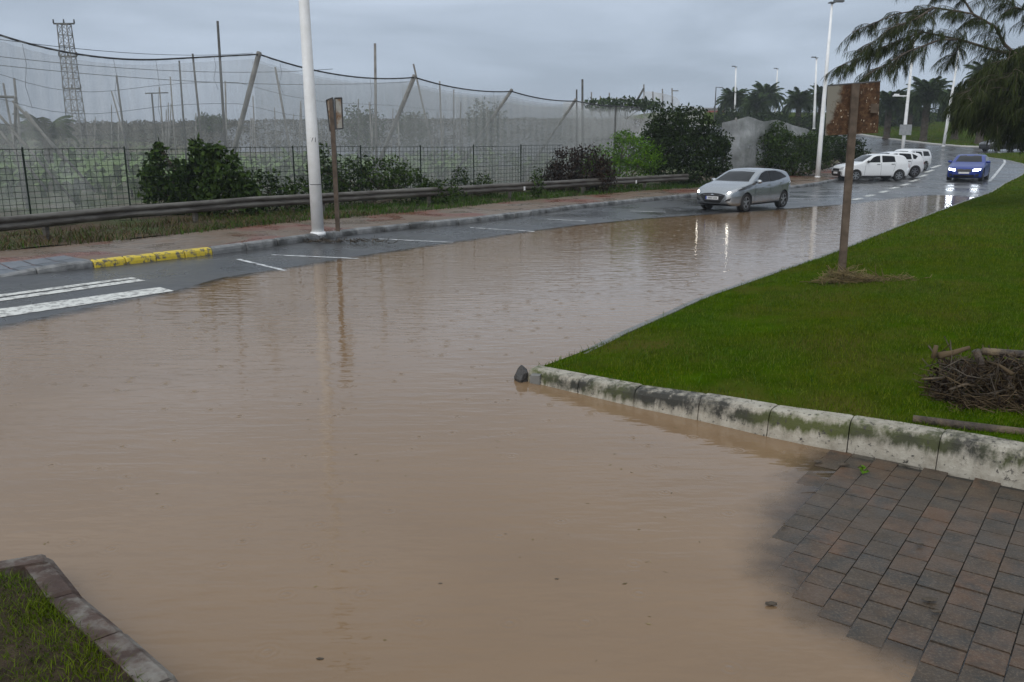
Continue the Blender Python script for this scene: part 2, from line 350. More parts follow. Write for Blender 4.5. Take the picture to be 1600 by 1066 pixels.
def tri_poly(poly):                          # polygon -> points, triangles (ear clipping by blender)
    from mathutils.geometry import tessellate_polygon
    return tessellate_polygon([[Vector((p[0], p[1], 0)) for p in poly]])
def resample(poly, step):
    out_ = []
    for a, b in zip(poly, poly[1:]):
        a = Vector(a); b = Vector(b); n = max(1, int((b - a).length / step))
        out_ += [tuple(a.lerp(b, i / n)) for i in range(n)]
    return out_ + [tuple(poly[-1])]
def offset(poly, d):                         # to the left of travel for d > 0
    out_ = []
    for i, p in enumerate(poly):
        a = Vector(poly[max(i - 1, 0)]); b = Vector(poly[min(i + 1, len(poly) - 1)]); t = (b - a).normalized()
        out_.append((p[0] - t.y * d, p[1] + t.x * d))
    return out_

# ------------------------------------------------------------------ setting
xs = np.concatenate([np.linspace(-900, -80, 30), np.linspace(-70, 130, 60), np.linspace(150, 900, 28)])
ys = np.concatenate([np.linspace(-60, 180, 70), np.linspace(200, 1500, 40)])
me, _ = grid_mesh('ground', xs, ys, lambda x, y: B(x, y) - .32 + np.where(y > 150, .15, 0), M['hill']); tag(link('ground', me), 'brownish open ground reaching the horizon', kind='structure')
xs = np.concatenate([np.arange(-40, -14, 2.), np.arange(-14, 24, .3), np.arange(24, 140, 1.6)]); ys = np.concatenate([np.arange(-5, 50, .3), np.arange(50, 152, 1.2)])
def zroad_base(x, y):
    return zroad(x, y) - .04 * ((x > 1.0) & (y < 7.4))
me, _ = grid_mesh('road', xs, ys, zroad_base, M['asphalt'], lambda x, y: (x > np.interp(y, kly, klx) - 1.5) | (y > 76)); tag(link('road', me), 'wet dark asphalt road curving away past the flood', kind='structure')
# water
me, v = grid_mesh('flood_water', np.arange(-14, 22, .2), np.arange(-5, 40, .2), lambda x, y: x * 0., M['water'], lambda x, y: zroad(x, y) < .006)
dv = -zroad(v[:, 0], v[:, 1]); a_ = me.attributes.new('depth', 'FLOAT', 'POINT'); a_.data.foreach_set('value', dv.astype(np.float32))
tag(link('flood_water', me), 'brown muddy flood water covering the road', kind='structure')

def sheet(name, poly, zf, m, label, step=1.0, kind='structure'):
    (x0, y0), (x1, y1) = np.min(poly, 0), np.max(poly, 0)
    bm = bmesh.new(); pts = resample(poly + [poly[0]], step)[:-1]
    f = bm.faces.new([bm.verts.new((p[0], p[1], 0)) for p in pts])
    bmesh.ops.triangulate(bm, faces=[f], ngon_method='BEAUTY')
    for ax, lo, hi in ((0, x0, x1), (1, y0, y1)):
        n = int((hi - lo) / (step * 1.5)); n = min(n, 60)
        for i in range(1, n):
            c = [0, 0, 0]; c[ax] = lo + (hi - lo) * i / n; no = [0, 0, 0]; no[ax] = 1
            bmesh.ops.bisect_plane(bm, geom=bm.verts[:] + bm.edges[:] + bm.faces[:], plane_co=c, plane_no=no)
    co = np.array([v.co[:] for v in bm.verts]); z = zf(co[:, 0], co[:, 1])
    for v_, zz in zip(bm.verts, z): v_.co.z = zz
    for f_ in bm.faces:
        f_.normal_update()
        if f_.normal.z < 0: f_.normal_flip()
    o = bm_obj(name, bm, m, smooth=True); return tag(o, label, kind=kind)
def strip(name, pa, pb, zf, m, label, nw=12, step=.35):
    A, Bq = [], []
    for a0, a1, b0, b1 in zip(pa, pa[1:], pb, pb[1:]):
        n = max(1, int((Vector(a1) - Vector(a0)).length / step))
        for i in range(n): A.append(Vector(a0).lerp(Vector(a1), i / n)); Bq.append(Vector(b0).lerp(Vector(b1), i / n))
    A.append(Vector(pa[-1])); Bq.append(Vector(pb[-1])); v = np.array([tuple(a.lerp(b, j / nw)) for a, b in zip(A, Bq) for j in range(nw + 1)])
    v = np.column_stack([v, zf(v[:, 0], v[:, 1])]); k = nw + 1
    f = [(i * k + j, (i + 1) * k + j, (i + 1) * k + j + 1, i * k + j + 1) for i in range(len(A) - 1) for j in range(nw)]
    me = mesh_np(name, v, f, m, True)
    if me.polygons[0].normal.z < 0: me.flip_normals()
    return tag(link(name, me), label, kind='structure')
# raised pavement on the left
PW = 2.9
pin = offset(KERB_L, .14); pout = offset(KERB_L, PW)
pav_poly = pin[:18] + pout[:18][::-1]
kz = lambda x, y: B(x, y) + .205
def zpave(x, y):
    d = seg_dist(x, y, KERB_L, False)[0]; fx = smoothstep(0, 1.3, g(148, 424).x - .2 - x) * (y < 17.5)
    return B(x, y) + .2 - .15 * fx * (1 - np.clip((d - .14) / 1.3, 0, 1))
strip('pavement', pin[:18], pout[:18], zpave, M['pave'], 'muddy tiled pavement between kerb and guard rail')
verge_poly = offset(KERB_L, PW - .05)[:18] + offset(KERB_L, PW + 5.5)[:18][::-1]
strip('verge', offset(KERB_L, PW - .05)[:18], offset(KERB_L, PW + 5.5)[:18], lambda x, y: B(x, y) + .188 + .06 * np.sin(x * 2.1) * np.sin(y * 1.7), M['soil'], 'strip of wet bare soil behind the guard rail')
sheet('field', [(-140, 8), (-18, 8), *offset(KERB_L, PW + 5.4)[3:16], (10, 92), (-140, 150)], lambda x, y: B(x, y) + .05, M['field'], 'green crop field behind the shade nets', 4)
# lawn on the right
def kf(x): return np.interp(x, [.1, 1.1, 2.4, 3.4, 6], [-.125, -.085, -.005, .035, .06])
def zlawn(x, y):
    d1, _ = seg_dist(x, y, KERB_R, False); d2, _ = seg_dist(x, y, KERB_F, False); d = np.minimum(d1, d2)
    edge = np.where(d1 < d2, .10, .245)
    e = (.10 * d2 + (.245 + kf(x)) * d1) / (d1 + d2 + 1e-6)
    return B(x, y) + e + .16 * smoothstep(0, 4, d) + .012 * np.sin(x * 1.9 + y) * np.sin(y * 1.3) * smoothstep(0, .6, d)
lawn_poly = [p for p in offset(KERB_F, .16)][1:][::-1] + offset(KERB_R, -.13)[1:] + [(130, -4), (8, -4)]
c0_ = offset(KERB_F, .16)[0]; lawn_poly = offset(KERB_F, .16)[::-1] + offset(KERB_R, -.13)[2:] + [(130, 3), (12, .5)]
sheet('lawn', lawn_poly, zlawn, M['lawn'], 'bright green lawn beside the flooded road', .5)
far_lawn = offset(FARK, -.3) + [(-30, 190), (60, 230), (200, 230), (200, 110)]
sheet('far_lawn', far_lawn, lambda x, y: B(x, y) + .16, M['lawn'], 'far green lawn under the palms', 3)

# painted markings
def stripe(px, m=M['thinpaint'], name='road_marking', parent=None, n=8):
    a, b, c, d = [g(*p) if len(p) == 2 else Vector((p[0], p[1], 0)) for p in px]
    v = []; 
    for i in range(n + 1):
        t = i / n; v += [a.lerp(b, t), d.lerp(c, t)]
    v = np.array([p[:] for p in v]); v[:, 2] = zroad(v[:, 0], v[:, 1]) + .006
    f = [(2 * i, 2 * i + 2, 2 * i + 3, 2 * i + 1) for i in range(n)]
    me = mesh_np(name, v, f, m)
    if me.polygons[0].normal.z < 0: me.flip_normals()
    return link(name, me, parent)
cw = empty('zebra_crossing', g(60, 470), 'worn white crossing stripes at the far left kerb', kind='structure')
for pts in ([(-160, 487), (206, 436.5), (214, 438), (-160, 491)], [(-160, 493.5), (216, 439), (228, 441), (-160, 498)], [(-160, 508), (250, 450), (272, 455), (-160, 523)]):
    o = stripe(pts, M['paint'], 'crossing_stripe', None, 20); o.parent = cw; o.location = -cw.location
bl = empty('parking_lines', (0, 20, 0), 'thin white parking bay lines on the wet asphalt', kind='structure')
def line(p0, p1, w=.1, m=M['thinpaint']):
    a, b = g(*p0), g(*p1); t = (b - a).normalized(); n_ = Vector((-t.y, t.x, 0)) * w / 2
    o = stripe([tuple((a - n_)[:3]), tuple((b - n_)[:3]), tuple((b + n_)[:3]), tuple((a + n_)[:3])], m, 'bay_line'); o.parent = bl; o.location = -bl.location
for p0, p1 in (((372, 408), (452, 424)), ((425, 401), (560, 404)), ((592, 376), (708, 379)), ((735, 358), (835, 362)), ((855, 344.5), (915, 346.5)), ((985, 332), (1040, 333))):
    line(p0, p1, .1)
DASH = [(1339, 312), (1359, 307), (1381, 301.5), (1397, 296.5), (1414, 292), (1428, 287), (1441, 282), (1451, 277.5), (1460.5, 273.5)]
for i, (x, y) in enumerate(DASH):
    line((x - 6, y + 1.2), (x + 6, y - 1.2), .26, M['paint'])
    if i < 5: line((x - 105, y + 1.0), (x - 9, y + .8), .1)
line((1545, 288), (1568, 270), .16); line((1568, 270), (1566, 264), .16); line((1566, 264), (1550, 258), .16)

# ------------------------------------------------------------------ kerbs
def kerb_run(name, poly, blk, prof, m, label, zf, side=1, gap=.012, mats=None, jit=.006, bev=.012):
    """blocks of a moulded profile along a polyline; prof = (offset inwards, height) points"""
    root = empty(name, (0, 0, 0), label, kind='structure')
    P = [Vector(p) for p in poly]; cum = [0.]
    for a, b in zip(P, P[1:]): cum.append(cum[-1] + (b - a).length)
    def at(s):
        s = min(max(s, 0), cum[-1]); i = max(0, int(np.searchsorted(cum, s) - 1)); i = min(i, len(P) - 2)
        t = (s - cum[i]) / (cum[i + 1] - cum[i]); return P[i].lerp(P[i + 1], t), (P[i + 1] - P[i]).normalized()
    n = int(cum[-1] / blk); step = cum[-1] / n
    for k in range(n):
        s0, s1 = k * step + gap / 2, (k + 1) * step - gap / 2; bm = bmesh.new(); rings = []
        dz = random.uniform(-jit, jit); dn = random.uniform(-jit, jit)
        sec = [(s0, bev), (s0 + .02, 0)] + ([((s0 + s1) / 2, 0)] if step > .6 else []) + [(s1 - .02, 0), (s1, bev)]
        for s, ins in sec:
            p, t = at(s); nrm = Vector((-t.y, t.x)) * side; z0 = zf(p.x, p.y); r_ = []
            for (d, h) in prof:
                dd = d + dn + (ins if d < .05 else -ins * .0); hh = h + (dz if h > 0 else 0) - (ins if h > .05 else 0)
                r_.append(bm.verts.new((p.x + nrm.x * dd, p.y + nrm.y * dd, z0 + hh)))
            rings.append(r_)
        L = len(prof)
        for a, b in zip(rings, rings[1:]):
            for j in range(L): bm.faces.new((a[j], a[(j + 1) % L], b[(j + 1) % L], b[j]))
        bm.faces.new(rings[0][::-1]); bm.faces.new(rings[-1]); bmesh.ops.recalc_face_normals(bm, faces=bm.faces[:])
        mm = mats((s0 + s1) / 2, at((s0 + s1) / 2)[0]) if mats else m
        bm_obj('kerb_block', bm, mm, root)
    return root
prof_l = [(0, -.25), (0, .12), (.012, .175), (.045, .2), (.15, .212), (.15, -.25)]
xy0, xy1 = g(148, 424), g(333, 402); xr = g(60, 433)
def lk_mat(s, p):
    if xy0.x + .25 < p.x < xy1.x + .12 and p.y < 22: return M['kerbyellow']
    return M['kerbgrey']
def zkl(x, y):
    z = B1(x, y)
    if y < 16: z -= .15 * float(smoothstep(0, 1.3, xy0.x - .2 - x))       # dropped kerb at the crossing
    return z
kerb_run('dropped_kerb', KERB_L[:4], .9, prof_l, M['kerbgrey'], 'grey kerb dropping to road level at the crossing', zkl, 1, .016)
kerb_run('yellow_kerb', KERB_L[3:5], .62, prof_l, M['kerbyellow'], 'worn yellow painted stretch of the far kerb', zkl, 1, .016)
kerb_run('kerb', KERB_L[4:19], .9, prof_l, M['kerbgrey'], 'dark grey kerb beyond the yellow stretch', zkl, 1, .016)
# sloping tactile ramp at the dropped kerb
bm = bmesh.new(); rp = offset(KERB_L, .15); rq = offset(KERB_L, 1.25)
a0, a1 = Vector(rp[1]), Vector(rp[3]); b0, b1 = Vector(rq[1]), Vector(rq[3])
n_ = 7
for i in range(n_):
    for j in range(2):
        t0, t1 = i / n_ + .004, (i + 1) / n_ - .004; u0, u1 = j / 2 + .01, (j + 1) / 2 - .01
        c = []
        for t, u in ((t0, u0), (t1, u0), (t1, u1), (t0, u1)):
            p = a0.lerp(a1, t).lerp(b0.lerp(b1, t), u); c.append(bm.verts.new((p.x, p.y, float(zpave(np.array([p.x]), np.array([p.y]))[0]) + .008)))
        bm.faces.new(c)
bm_obj('dropped_kerb_ramp', bm, M['ramp']); tag(bpy.data.objects['dropped_kerb_ramp'], 'blue grey ramp slabs at the dropped kerb', kind='structure')
prof_r = [(0, -.3), (0, .07), (.02, .1), (.13, .112), (.13, -.3)]
M['kerbpale'] = noisy('pale_kerb', (.12, .12, .115), (.2, .195, .185), 5, .45, .4, .4, .02, (.12, .12, .11), 2.)
kerb_run('lawn_kerb', KERB_R[:15], .98, prof_r, M['kerbpale'], 'low pale kerb between flood water and lawn', lambda x, y: B1(x, y), -1, .014)
kerb_run('far_lawn_kerb', FARK, 1.6, [(0, -.3), (0, .15), (.05, .2), (.32, .21), (.32, -.3)], M['concrete'], 'pale kerb along the far lawn', lambda x, y: B1(x, y), -1, .01)
prof_f = [(0, -.4), (.0, .02), (.014, .15), (.024, .205), (.045, .238), (.085, .252), (.18, .258), (.2, .25), (.2, -.4)]
kerb_run('front_kerb', KERB_F, .62, prof_f, M['kerbwhite'], 'weathered white kerb with black algae in front of the lawn', lambda x, y: float(kf(x)), 1, .008, None, .006, bev=.006)
# stone at the corner of the kerb
bm = bmesh.new(); bmesh.ops.create_icosphere(bm, subdivisions=2, radius=.1)
for v_ in bm.verts: v_.co *= random.uniform(.75, 1.2); v_.co.z *= 1.15; v_.co.x *= .8
p = g(814, 594); tag(bm_obj('stone', bm, M['stone'], None, (p.x, p.y, .03)), 'dark pointed stone at the corner of the white kerb', 'stone')
# near-left island: kerb and grass
KL2 = [(-4.6, 3.75), *[tuple(g(px, py, .16)[:2]) for px, py in ((0, 878), (72, 861))]]
KL3 = [tuple(g(px, py, .16)[:2]) for px, py in ((84, 863), (100, 885), (135, 925), (215, 990), (300, 1064))]; t_ = (Vector(KL3[-1]) - Vector(KL3[-2])).normalized(); KL3 += [tuple(Vector(KL3[-1]) + t_ * 1.5)]
prof_n = [(0, -.3), (.0, .08), (.02, .135), (.055, .165), (.17, .172), (.18, -.3)]
kerb_run('island_kerb', KL2, .8, prof_n, M['kerbbrown'], 'wet brown kerb on the far edge of the near grass patch', lambda x, y: 0., -1, .016)
kerb_run('island_side_kerb', KL3, .46, prof_n, M['kerbbrown'], 'wet brown kerb beside the muddy water at lower left', lambda x, y: 0., -1, .02)
isl = offset(KL2, -.15)[:2] + [tuple(g(50, 905, .16)[:2])] + offset(KL3, -.15)[1:] + [(-4.6, 1.5)]
sheet('grass_patch', isl, lambda x, y: .165 + .02 * np.sin(x * 9) * np.sin(y * 7), noisy('dark_mud', (.03, .021, .013), (.06, .042, .027), 14, .75, .12, .8, .03), 'muddy patch of grass at lower left', .2)

# ------------------------------------------------------------------ pavers at lower right
pv = empty('brick_paving', (0, 0, 0), 'wet brown block paving running under the flood water', kind='structure')
ko = Vector(KERB_F[3]); ku = (Vector(KERB_F[6]) - ko).normalized(); kv = Vector((ku.y, -ku.x)); kv = kv if kv.y < 0 else -kv
pme = None; PWD, PLN = .172, .21
for i in range(-6, 18):
    for j in range(-1, 19):
        u = i * PWD; vv = j * PLN + (i % 2) * PLN / 2 - .02 + .0
        c = ko + ku * (u + PWD / 2) + kv * (vv + PLN / 2)
        if vv < -.12 or c.y < 2.2: continue
        z = zr1(c.x, c.y)
        if z < -.04: continue
        if pme is None:
            bm = bmesh.new(); box(bm, (-PWD / 2 + .0035, -PLN / 2 + .0035, -.06), (PWD / 2 - .0035, PLN / 2 - .0035, 0)); bmesh.ops.bevel(bm, geom=[e for e in bm.edges if all(v_.co.z > -.01 for v_ in e.verts)], offset=.004, segments=1)
            pme = bpy.data.meshes.new('paver'); bm.to_mesh(pme); bm.free(); pme.materials.append(M['paver'])
        o = link('paver', pme, pv, (c.x, c.y, z + .002 + random.uniform(-.0015, .0015)))
        o.rotation_euler = (random.uniform(-.008, .008), random.uniform(-.008, .008), math.atan2(ku.y, ku.x) + random.uniform(-.01, .01))
jx = [ko + ku * a + kv * b for a, b in ((-.9, .0), (3.2, .0), (3.2, 4.2), (-.9, 4.2))]
sheet('paving_bed', [tuple(p) for p in jx], lambda x, y: zroad(x, y) - .012, M['joint'], 'dark sand joints between the paving blocks', .3)

# ------------------------------------------------------------------ grass blades
def in_poly(x, y, poly): return seg_dist(x, y, poly)[1]
def blades(name, n, x0, x1, y0, y1, poly, zf, h, w, label, m=M['grass'], parent=None, kind='stuff', lean=.5, fall=None, clump=0.):
    x = RNG.uniform(x0, x1, n); y = RNG.uniform(y0, y1, n)
    if clump:
        k = np.sin(x * 3.1 + 2 * np.sin(y * 1.7)) * np.sin(y * 2.6 + np.sin(x * 2.3)); k2 = RNG.uniform(-1, 1, n) < k + clump; x = x[k2]; y = y[k2]
    if fall is not None: kf = RNG.uniform(0, 1, len(x)) < fall(x, y); x = x[kf]; y = y[kf]
    k = in_poly(x, y, poly); x = x[k]; y = y[k]; n = len(x); z = zf(x, y) - .005
    a = RNG.uniform(0, 2 * np.pi, n); hh = h * RNG.uniform(.45, 1.25, n); ww = w * RNG.uniform(.7, 1.3, n); la = RNG.uniform(0, 2 * np.pi, n); ll = hh * lean * RNG.uniform(.2, 1.4, n)
    b = np.stack([x, y, z], -1); sd = np.stack([np.cos(a) * ww, np.sin(a) * ww, a * 0], -1); ln = np.stack([np.cos(la) * ll, np.sin(la) * ll, a * 0], -1); up = np.stack([a * 0, a * 0, hh], -1)
    v = np.stack([b - sd, b + sd, b + up * .6 + ln * .35 - sd * .7, b + up * .6 + ln * .35 + sd * .7, b + up * .95 + ln], 1).reshape(-1, 3)
    i = np.arange(n)[:, None] * 5
    f = np.concatenate([i + [0, 1, 3], i + [0, 3, 2], i + [2, 3, 4]]).astype(np.int32)
    o = link(name, mesh_np(name, v, f, m)); return tag(o, label, kind=kind)
blades('lawn_grass', 330000, .3, 9, 5, 19, lawn_poly, zlawn, .04, .0028, 'short green grass of the near lawn', fall=lambda x, y: np.clip(1.35 - y * .05, .35, 1) * np.where(np.sin(x * 1.9 + 1.3 * np.sin(y * 1.1)) * np.sin(y * 1.6 + np.sin(x * 2.7)) > .62, .35, 1.))
blades('mid_lawn_grass', 170000, 4, 24, 15, 40, lawn_poly, zlawn, .06, .0065, 'short green grass of the lawn beside the far road')
blades('far_lawn_grass', 90000, 14, 48, 36, 78, lawn_poly, zlawn, .07, .014, 'green grass of the lawn by the bend')
blades('lawn_tufts', 9000, .5, 12, 6, 24, lawn_poly, zlawn, .1, .0035, 'taller tufts and pale stalks scattered in the lawn', M['weed'], clump=-.35, lean=1.1)
blades('edge_grass', 80000, .2, 14, 6, 30, lawn_poly, zlawn, .085, .003, 'longer grass overhanging the kerb edge', fall=lambda x, y: np.exp(-4.5 * np.minimum(seg_dist(x, y, KERB_R, False)[0], seg_dist(x, y, KERB_F, False)[0])), lean=.9)
blades('island_grass', 110000, -5, -1, 1.5, 4.6, isl, lambda x, y: x * 0 + .15, .055, .0022, 'tufts of grass on the muddy near patch', clump=.35, lean=1.0)
blades('far_green_grass', 60000, 30, 120, 80, 160, far_lawn, lambda x, y: B(x, y) + .16, .12, .04, 'green grass beneath the palms')
vp = offset(KERB_L, PW - .25)[:17] + offset(KERB_L, PW + 3.2)[:17][::-1]
blades('verge_weeds', 170000, -16, 12, 12, 46, vp, lambda x, y: B(x, y) + .17, .19, .010, 'low green weeds under the guard rail', M['weed'], clump=.25, lean=.8, fall=lambda x, y: np.where(x < -8.0, .3, 1.))
blades('verge_straw', 26000, -16, -3, 12, 26, vp, lambda x, y: B(x, y) + .17, .22, .007, 'dry brown weeds under the near guard rail', M['dryweed'], clump=.1, lean=1.6)

# ------------------------------------------------------------------ leaves, shrubs, trees
def leaf_mesh(name, pts, size, m, ratio=.45, droop=.3, normals=None, tris=False):
    pts = np.asarray(pts); n = len(pts); s = size * RNG.uniform(.6, 1.35, n)[:, None]
    d = RNG.normal(size=(n, 3)); d[:, 2] -= droop; d /= np.linalg.norm(d, axis=1)[:, None]
    r_ = RNG.normal(size=(n, 3)); u = np.cross(d, r_); u /= np.linalg.norm(u, axis=1)[:, None] + 1e-9
    nn = np.cross(d, u)
    v = np.stack([pts, pts + d * s * .5 + u * s * ratio * .5 + nn * s * .08, pts + d * s, pts + d * s * .5 - u * s * ratio * .5 + nn * s * .08], 1).reshape(-1, 3)
    f = np.arange(n * 4).reshape(n, 4)
    return mesh_np(name, v, f, m)
def lobes_points(lobes, n, shell=.55):
    w = np.array([l[3] * l[4] * l[5] for l in lobes]) ** .67; w /= w.sum(); out_ = []
    for l, k in zip(lobes, (w * n).astype(int)):
        d = RNG.normal(size=(k, 3)); d /= np.linalg.norm(d, axis=1)[:, None]
        rr = (shell + (1 - shell) * RNG.uniform(0, 1, k) ** .6)
        rr *= 1 + .22 * np.sin(d[:, 0] * 5 + l[0]) * np.sin(d[:, 1] * 4.3 + l[1]) + .16 * np.sin(d[:, 2] * 7 + l[2] * 3)
        out_.append(np.array(l[:3]) + d * rr[:, None] * np.array(l[3:6]))
    return np.concatenate(out_)
def shrub(name, base, lobes, n, size, m, label, cat='shrub', ratio=.45, droop=.2, stems=6, group=None, zmin=None):
    base = Vector(base); root = empty(name, base, label, cat, group)
    pts = lobes_points(lobes, n)
    if zmin is not None: pts = pts[pts[:, 2] > zmin - base.z]
    link('crown', leaf_mesh('crown', pts, size, m, ratio, droop), root)
    bm = bmesh.new()
    for l in lobes[:stems]:
        e = Vector(l[:3]); b0 = Vector((random.uniform(-.15, .15), random.uniform(-.15, .15), -.05))
        tube(bm, [b0, b0.lerp(e, .45) + Vector((random.uniform(-.1, .1), random.uniform(-.1, .1), .1)), e], [.05, .035, .012], 6)
        for _ in range(4):
            q_ = e + Vector([random.uniform(-1, 1) * l[3 + i] * .8 for i in range(3)]); tube(bm, [b0.lerp(e, .6), q_], [.018, .006], 5)
    bm_obj('trunk', bm, M['bark'], root); return root
def lob(base, items): return [(x, y, z, a, b, c) for x, y, z, a, b, c in items]

# bush with lobed leaves beyond the rail, at left
def rnd_lobes(n, sx, sy, z0, z1, r0, r1):
    return [(random.uniform(-sx, sx), random.uniform(-sy, sy), random.uniform(z0, z1), *(random.uniform(r0, r1) for _ in range(3))) for _ in range(n)]
pb = aY(310, 320, 25.6); zb_ = .2
L_ = [(-1.25, 0, .75, .38, .35, .5), (-1.1, .1, 1.35, .28, .3, .4), (-1.0, .1, 1.75, .14, .15, .22), (-.45, 0, .6, .55, .45, .5), (-.3, -.1, 1.1, .38, .35, .35), (.15, 0, .8, .6, .5, .6), (.25, 0, 1.45, .45, .35, .38), (.05, .1, 1.8, .2, .2, .2), (.55, .1, 1.72, .28, .25, .22), (.75, 0, 1.05, .5, .45, .45), (1.2, .1, .7, .5, .45, .45), (1.5, 0, .35, .5, .45, .35), (.1, -.2, .35, 1.1, .5, .35), (1.0, .1, 1.45, .16, .16, .2)]
shrub('castor_bush', (pb.x, pb.y, zb_), L_, 4600, .19, LEAF['mid'], 'dark leafy bush behind the guard rail at left', 'bush', .5, .35).scale = (1.05, 1, 1.12)
pb = aY(575, 290, 30); shrub('low_shrub', (pb.x, pb.y, .2), [(-.5, 0, .7, .8, .5, .6), (.4, 0, .8, .9, .5, .5), (1.1, .1, .55, .8, .5, .45), (-1.1, 0, .5, .6, .4, .5), (2., 0, .35, .8, .4, .35), (-1.4, 0, 1.2, .35, .3, .6)], 5200, .11, LEAF['mid'], 'spreading green shrub behind the thin sign post', 'shrub', .5).scale = (1.2, 1, 1.2)
pb = aY(450, 310, 27.5); shrub('low_shrub', (pb.x, pb.y, .2), [(-.5, 0, .5, .5, .4, .5), (.3, 0, .4, .5, .4, .45)], 1400, .12, LEAF['mid'], 'small weedy shrub left of the white lamp post', 'shrub').scale = (1.5, 1, 1.2)
pb = aY(735, 300, 33.5); shrub('low_shrub', (pb.x, pb.y, .2), [(-.4, 0, .5, .4, .4, .6), (.5, 0, .4, .5, .4, .45), (2.6, 0, .5, .3, .3, .6)], 1500, .12, LEAF['mid'], 'small shrub growing against the wire fence mid way', 'shrub')
pb = aY(905, 285, 37.0); shrub('dead_bush', (pb.x, pb.y, .2), [(-.5, 0, .8, .7, .6, .75), (.3, 0, .8, .8, .6, .8), (-1., 0, .5, .5, .5, .5), (.9, -.1, .6, .5, .5, .6)], 4200, .13, LEAF['brown'], 'dark brown dead bush beside the bright hedge', 'bush').scale = (1.1, 1, 1.2)
pb = aY(970, 280, 39.5); shrub('bright_hedge', (pb.x, pb.y, .2), [(-.7, 0, .9, .8, .6, .7), (.3, .1, 1.4, .8, .6, .75), (.9, 0, 1.2, .7, .6, .6), (-.1, .2, .6, 1.2, .6, .6), (.1, .1, 1.9, .45, .4, .35), (-1.2, 0, .7, .5, .5, .5)], 7000, .11, LEAF['bright'], 'bright green hedge between brown bush and dark tree', 'hedge', .35).scale = (1.2, 1, 1.2)
pb = aY(1070, 280, 43)
shrub('dark_tree', (pb.x, pb.y, .2), [(-.9, 0, 2.9, 1.1, 1., .9), (.2, .1, 3.0, 1.1, 1., .8), (1.1, 0, 2.1, 1.0, .9, .8), (-.9, -.2, 1.8, 1.3, 1.1, 1.), (.4, -.3, 1.6, 1.5, 1.1, 1.1), (1.4, -.1, 1.1, .8, .8, .8), (-1.4, 0, 2.4, .8, .8, .8), (-.3, -.4, .8, 1.7, 1., .8), (1.75, 0, 1.9, .45, .5, .35), (-1.6, 0, 1.2, .7, .7, .8)], 15000, .17, LEAF['dark'], 'large dark green tree behind the silver car', 'tree', .45, .6, 8)
pb = aY(1245, 275, 51)
shrub('roadside_bush', (pb.x, pb.y, B1(pb.x, pb.y) + .15), [(-2.2, 0, 1.4, 1.3, 1.2, 1.2), (-1.3, .2, 2.3, .9, .9, .8), (-.6, 0, 1.5, 1.3, 1.1, 1.1), (.8, 0, 1.7, 1.2, 1.2, .9), (-3.2, 0, .8, .9, .9, .8), (.1, -.3, .8, 1.6, 1., .8)], 11000, .17, LEAF['mid'], 'broad green bush with a round top left of the tall lamp post', 'bush', .45, .3)
pb = aY(1315, 262, 57)
shrub('roadside_bush', (pb.x - 1.2, pb.y, B1(pb.x, pb.y) + .15), [(-1.5, 0, 1.5, 1.5, 1.2, 1.1), (.2, 0, 1.4, 1.3, 1.1, 1.), (1.6, 0, 1.1, 1., 1., .85), (-2.6, 0, 1.4, 1., 1., 1.), (2.3, 0, .7, .8, .8, .6)], 9000, .18, LEAF['dark'], 'dark bush behind the rusty sign post', 'bush', .45, .3)

# palms
def frond_mesh(name, L, droop, nl, m):
    v = []; f = []
    ts = np.linspace(0, 1, nl); ang = .9 - droop * ts ** 1.3; x = np.concatenate([[0], np.cumsum(np.cos(ang[:-1]) * L / nl)]); z = np.concatenate([[0], np.cumsum(np.sin(ang[:-1]) * L / nl)])
    for i in range(nl - 1):
        k = len(v); w = .035 * (1 - ts[i]) + .008
        v += [(x[i], -w, z[i]), (x[i], w, z[i]), (x[i + 1], w, z[i + 1]), (x[i + 1], -w, z[i + 1])]; f.append((k, k + 1, k + 2, k + 3))
        ll = L * .2 * math.sin(math.pi * min(1, .18 + .8 * ts[i])) + .05
        for s in (-1, 1):
            k = len(v); fx = .55 * ll; dz_ = -.45 * ll + .15 * ll * random.uniform(-1, 1)
            v += [(x[i], 0, z[i]), (x[i] + L / nl * .95, 0, z[i] + .02), (x[i] + fx + L / nl * .3, s * ll * .8, z[i] + dz_), (x[i] + fx, s * ll * .8, z[i] + dz_)]; f.append((k, k + 1, k + 2, k + 3))
    return mesh_np(name, v, f, m)
FR = [frond_mesh('frond', 1., 1.5, 30, LEAF['palm']), frond_mesh('frond', 1., 2.1, 30, LEAF['palm']), frond_mesh('frond', 1., 2.6, 30, LEAF['palm'])]
def palm_trunk():
    bm = bmesh.new(); pts = [(0, 0, i / 14) for i in range(15)]; tube(bm, pts, [.5 if i == 0 else (.42 if i % 2 else .36) for i in range(13)] + [.55, .3], 12)
    me = bpy.data.meshes.new('trunk'); bm.to_mesh(me); bm.free(); me.materials.append(M['palmtrunk']); return me
PT = palm_trunk()
def palm(x, y, h, fl, label, nf=54):
    root = empty('palm_tree', (x, y, B1(x, y) + .1), label, 'palm', 'palms on the far lawn', random.uniform(0, 6))
    t = link('trunk', PT, root); t.scale = (1, 1, h)
    for i in range(nf):
        a = i * 2.39996; e = i / nf; o = link('frond', FR[min(2, int(e * 3))], root, (.1 * math.cos(a), .1 * math.sin(a), h * .98)); s = fl * random.uniform(.85, 1.1)
        o.scale = (s, s, s); o.rotation_euler = (0, -(.75 - 1.45 * e) + random.uniform(-.12, .12), a)
    return root
def palm_px(px, ytop, Y, label, crown=None, hmin=1.5):
    p = aY(px, ytop, Y); b = B1(p.x, Y) + .1; H_ = p.z - b; fl = (crown or 2.6) * .85
    palm(p.x, Y, max(hmin, H_ - fl * .55), fl, label)
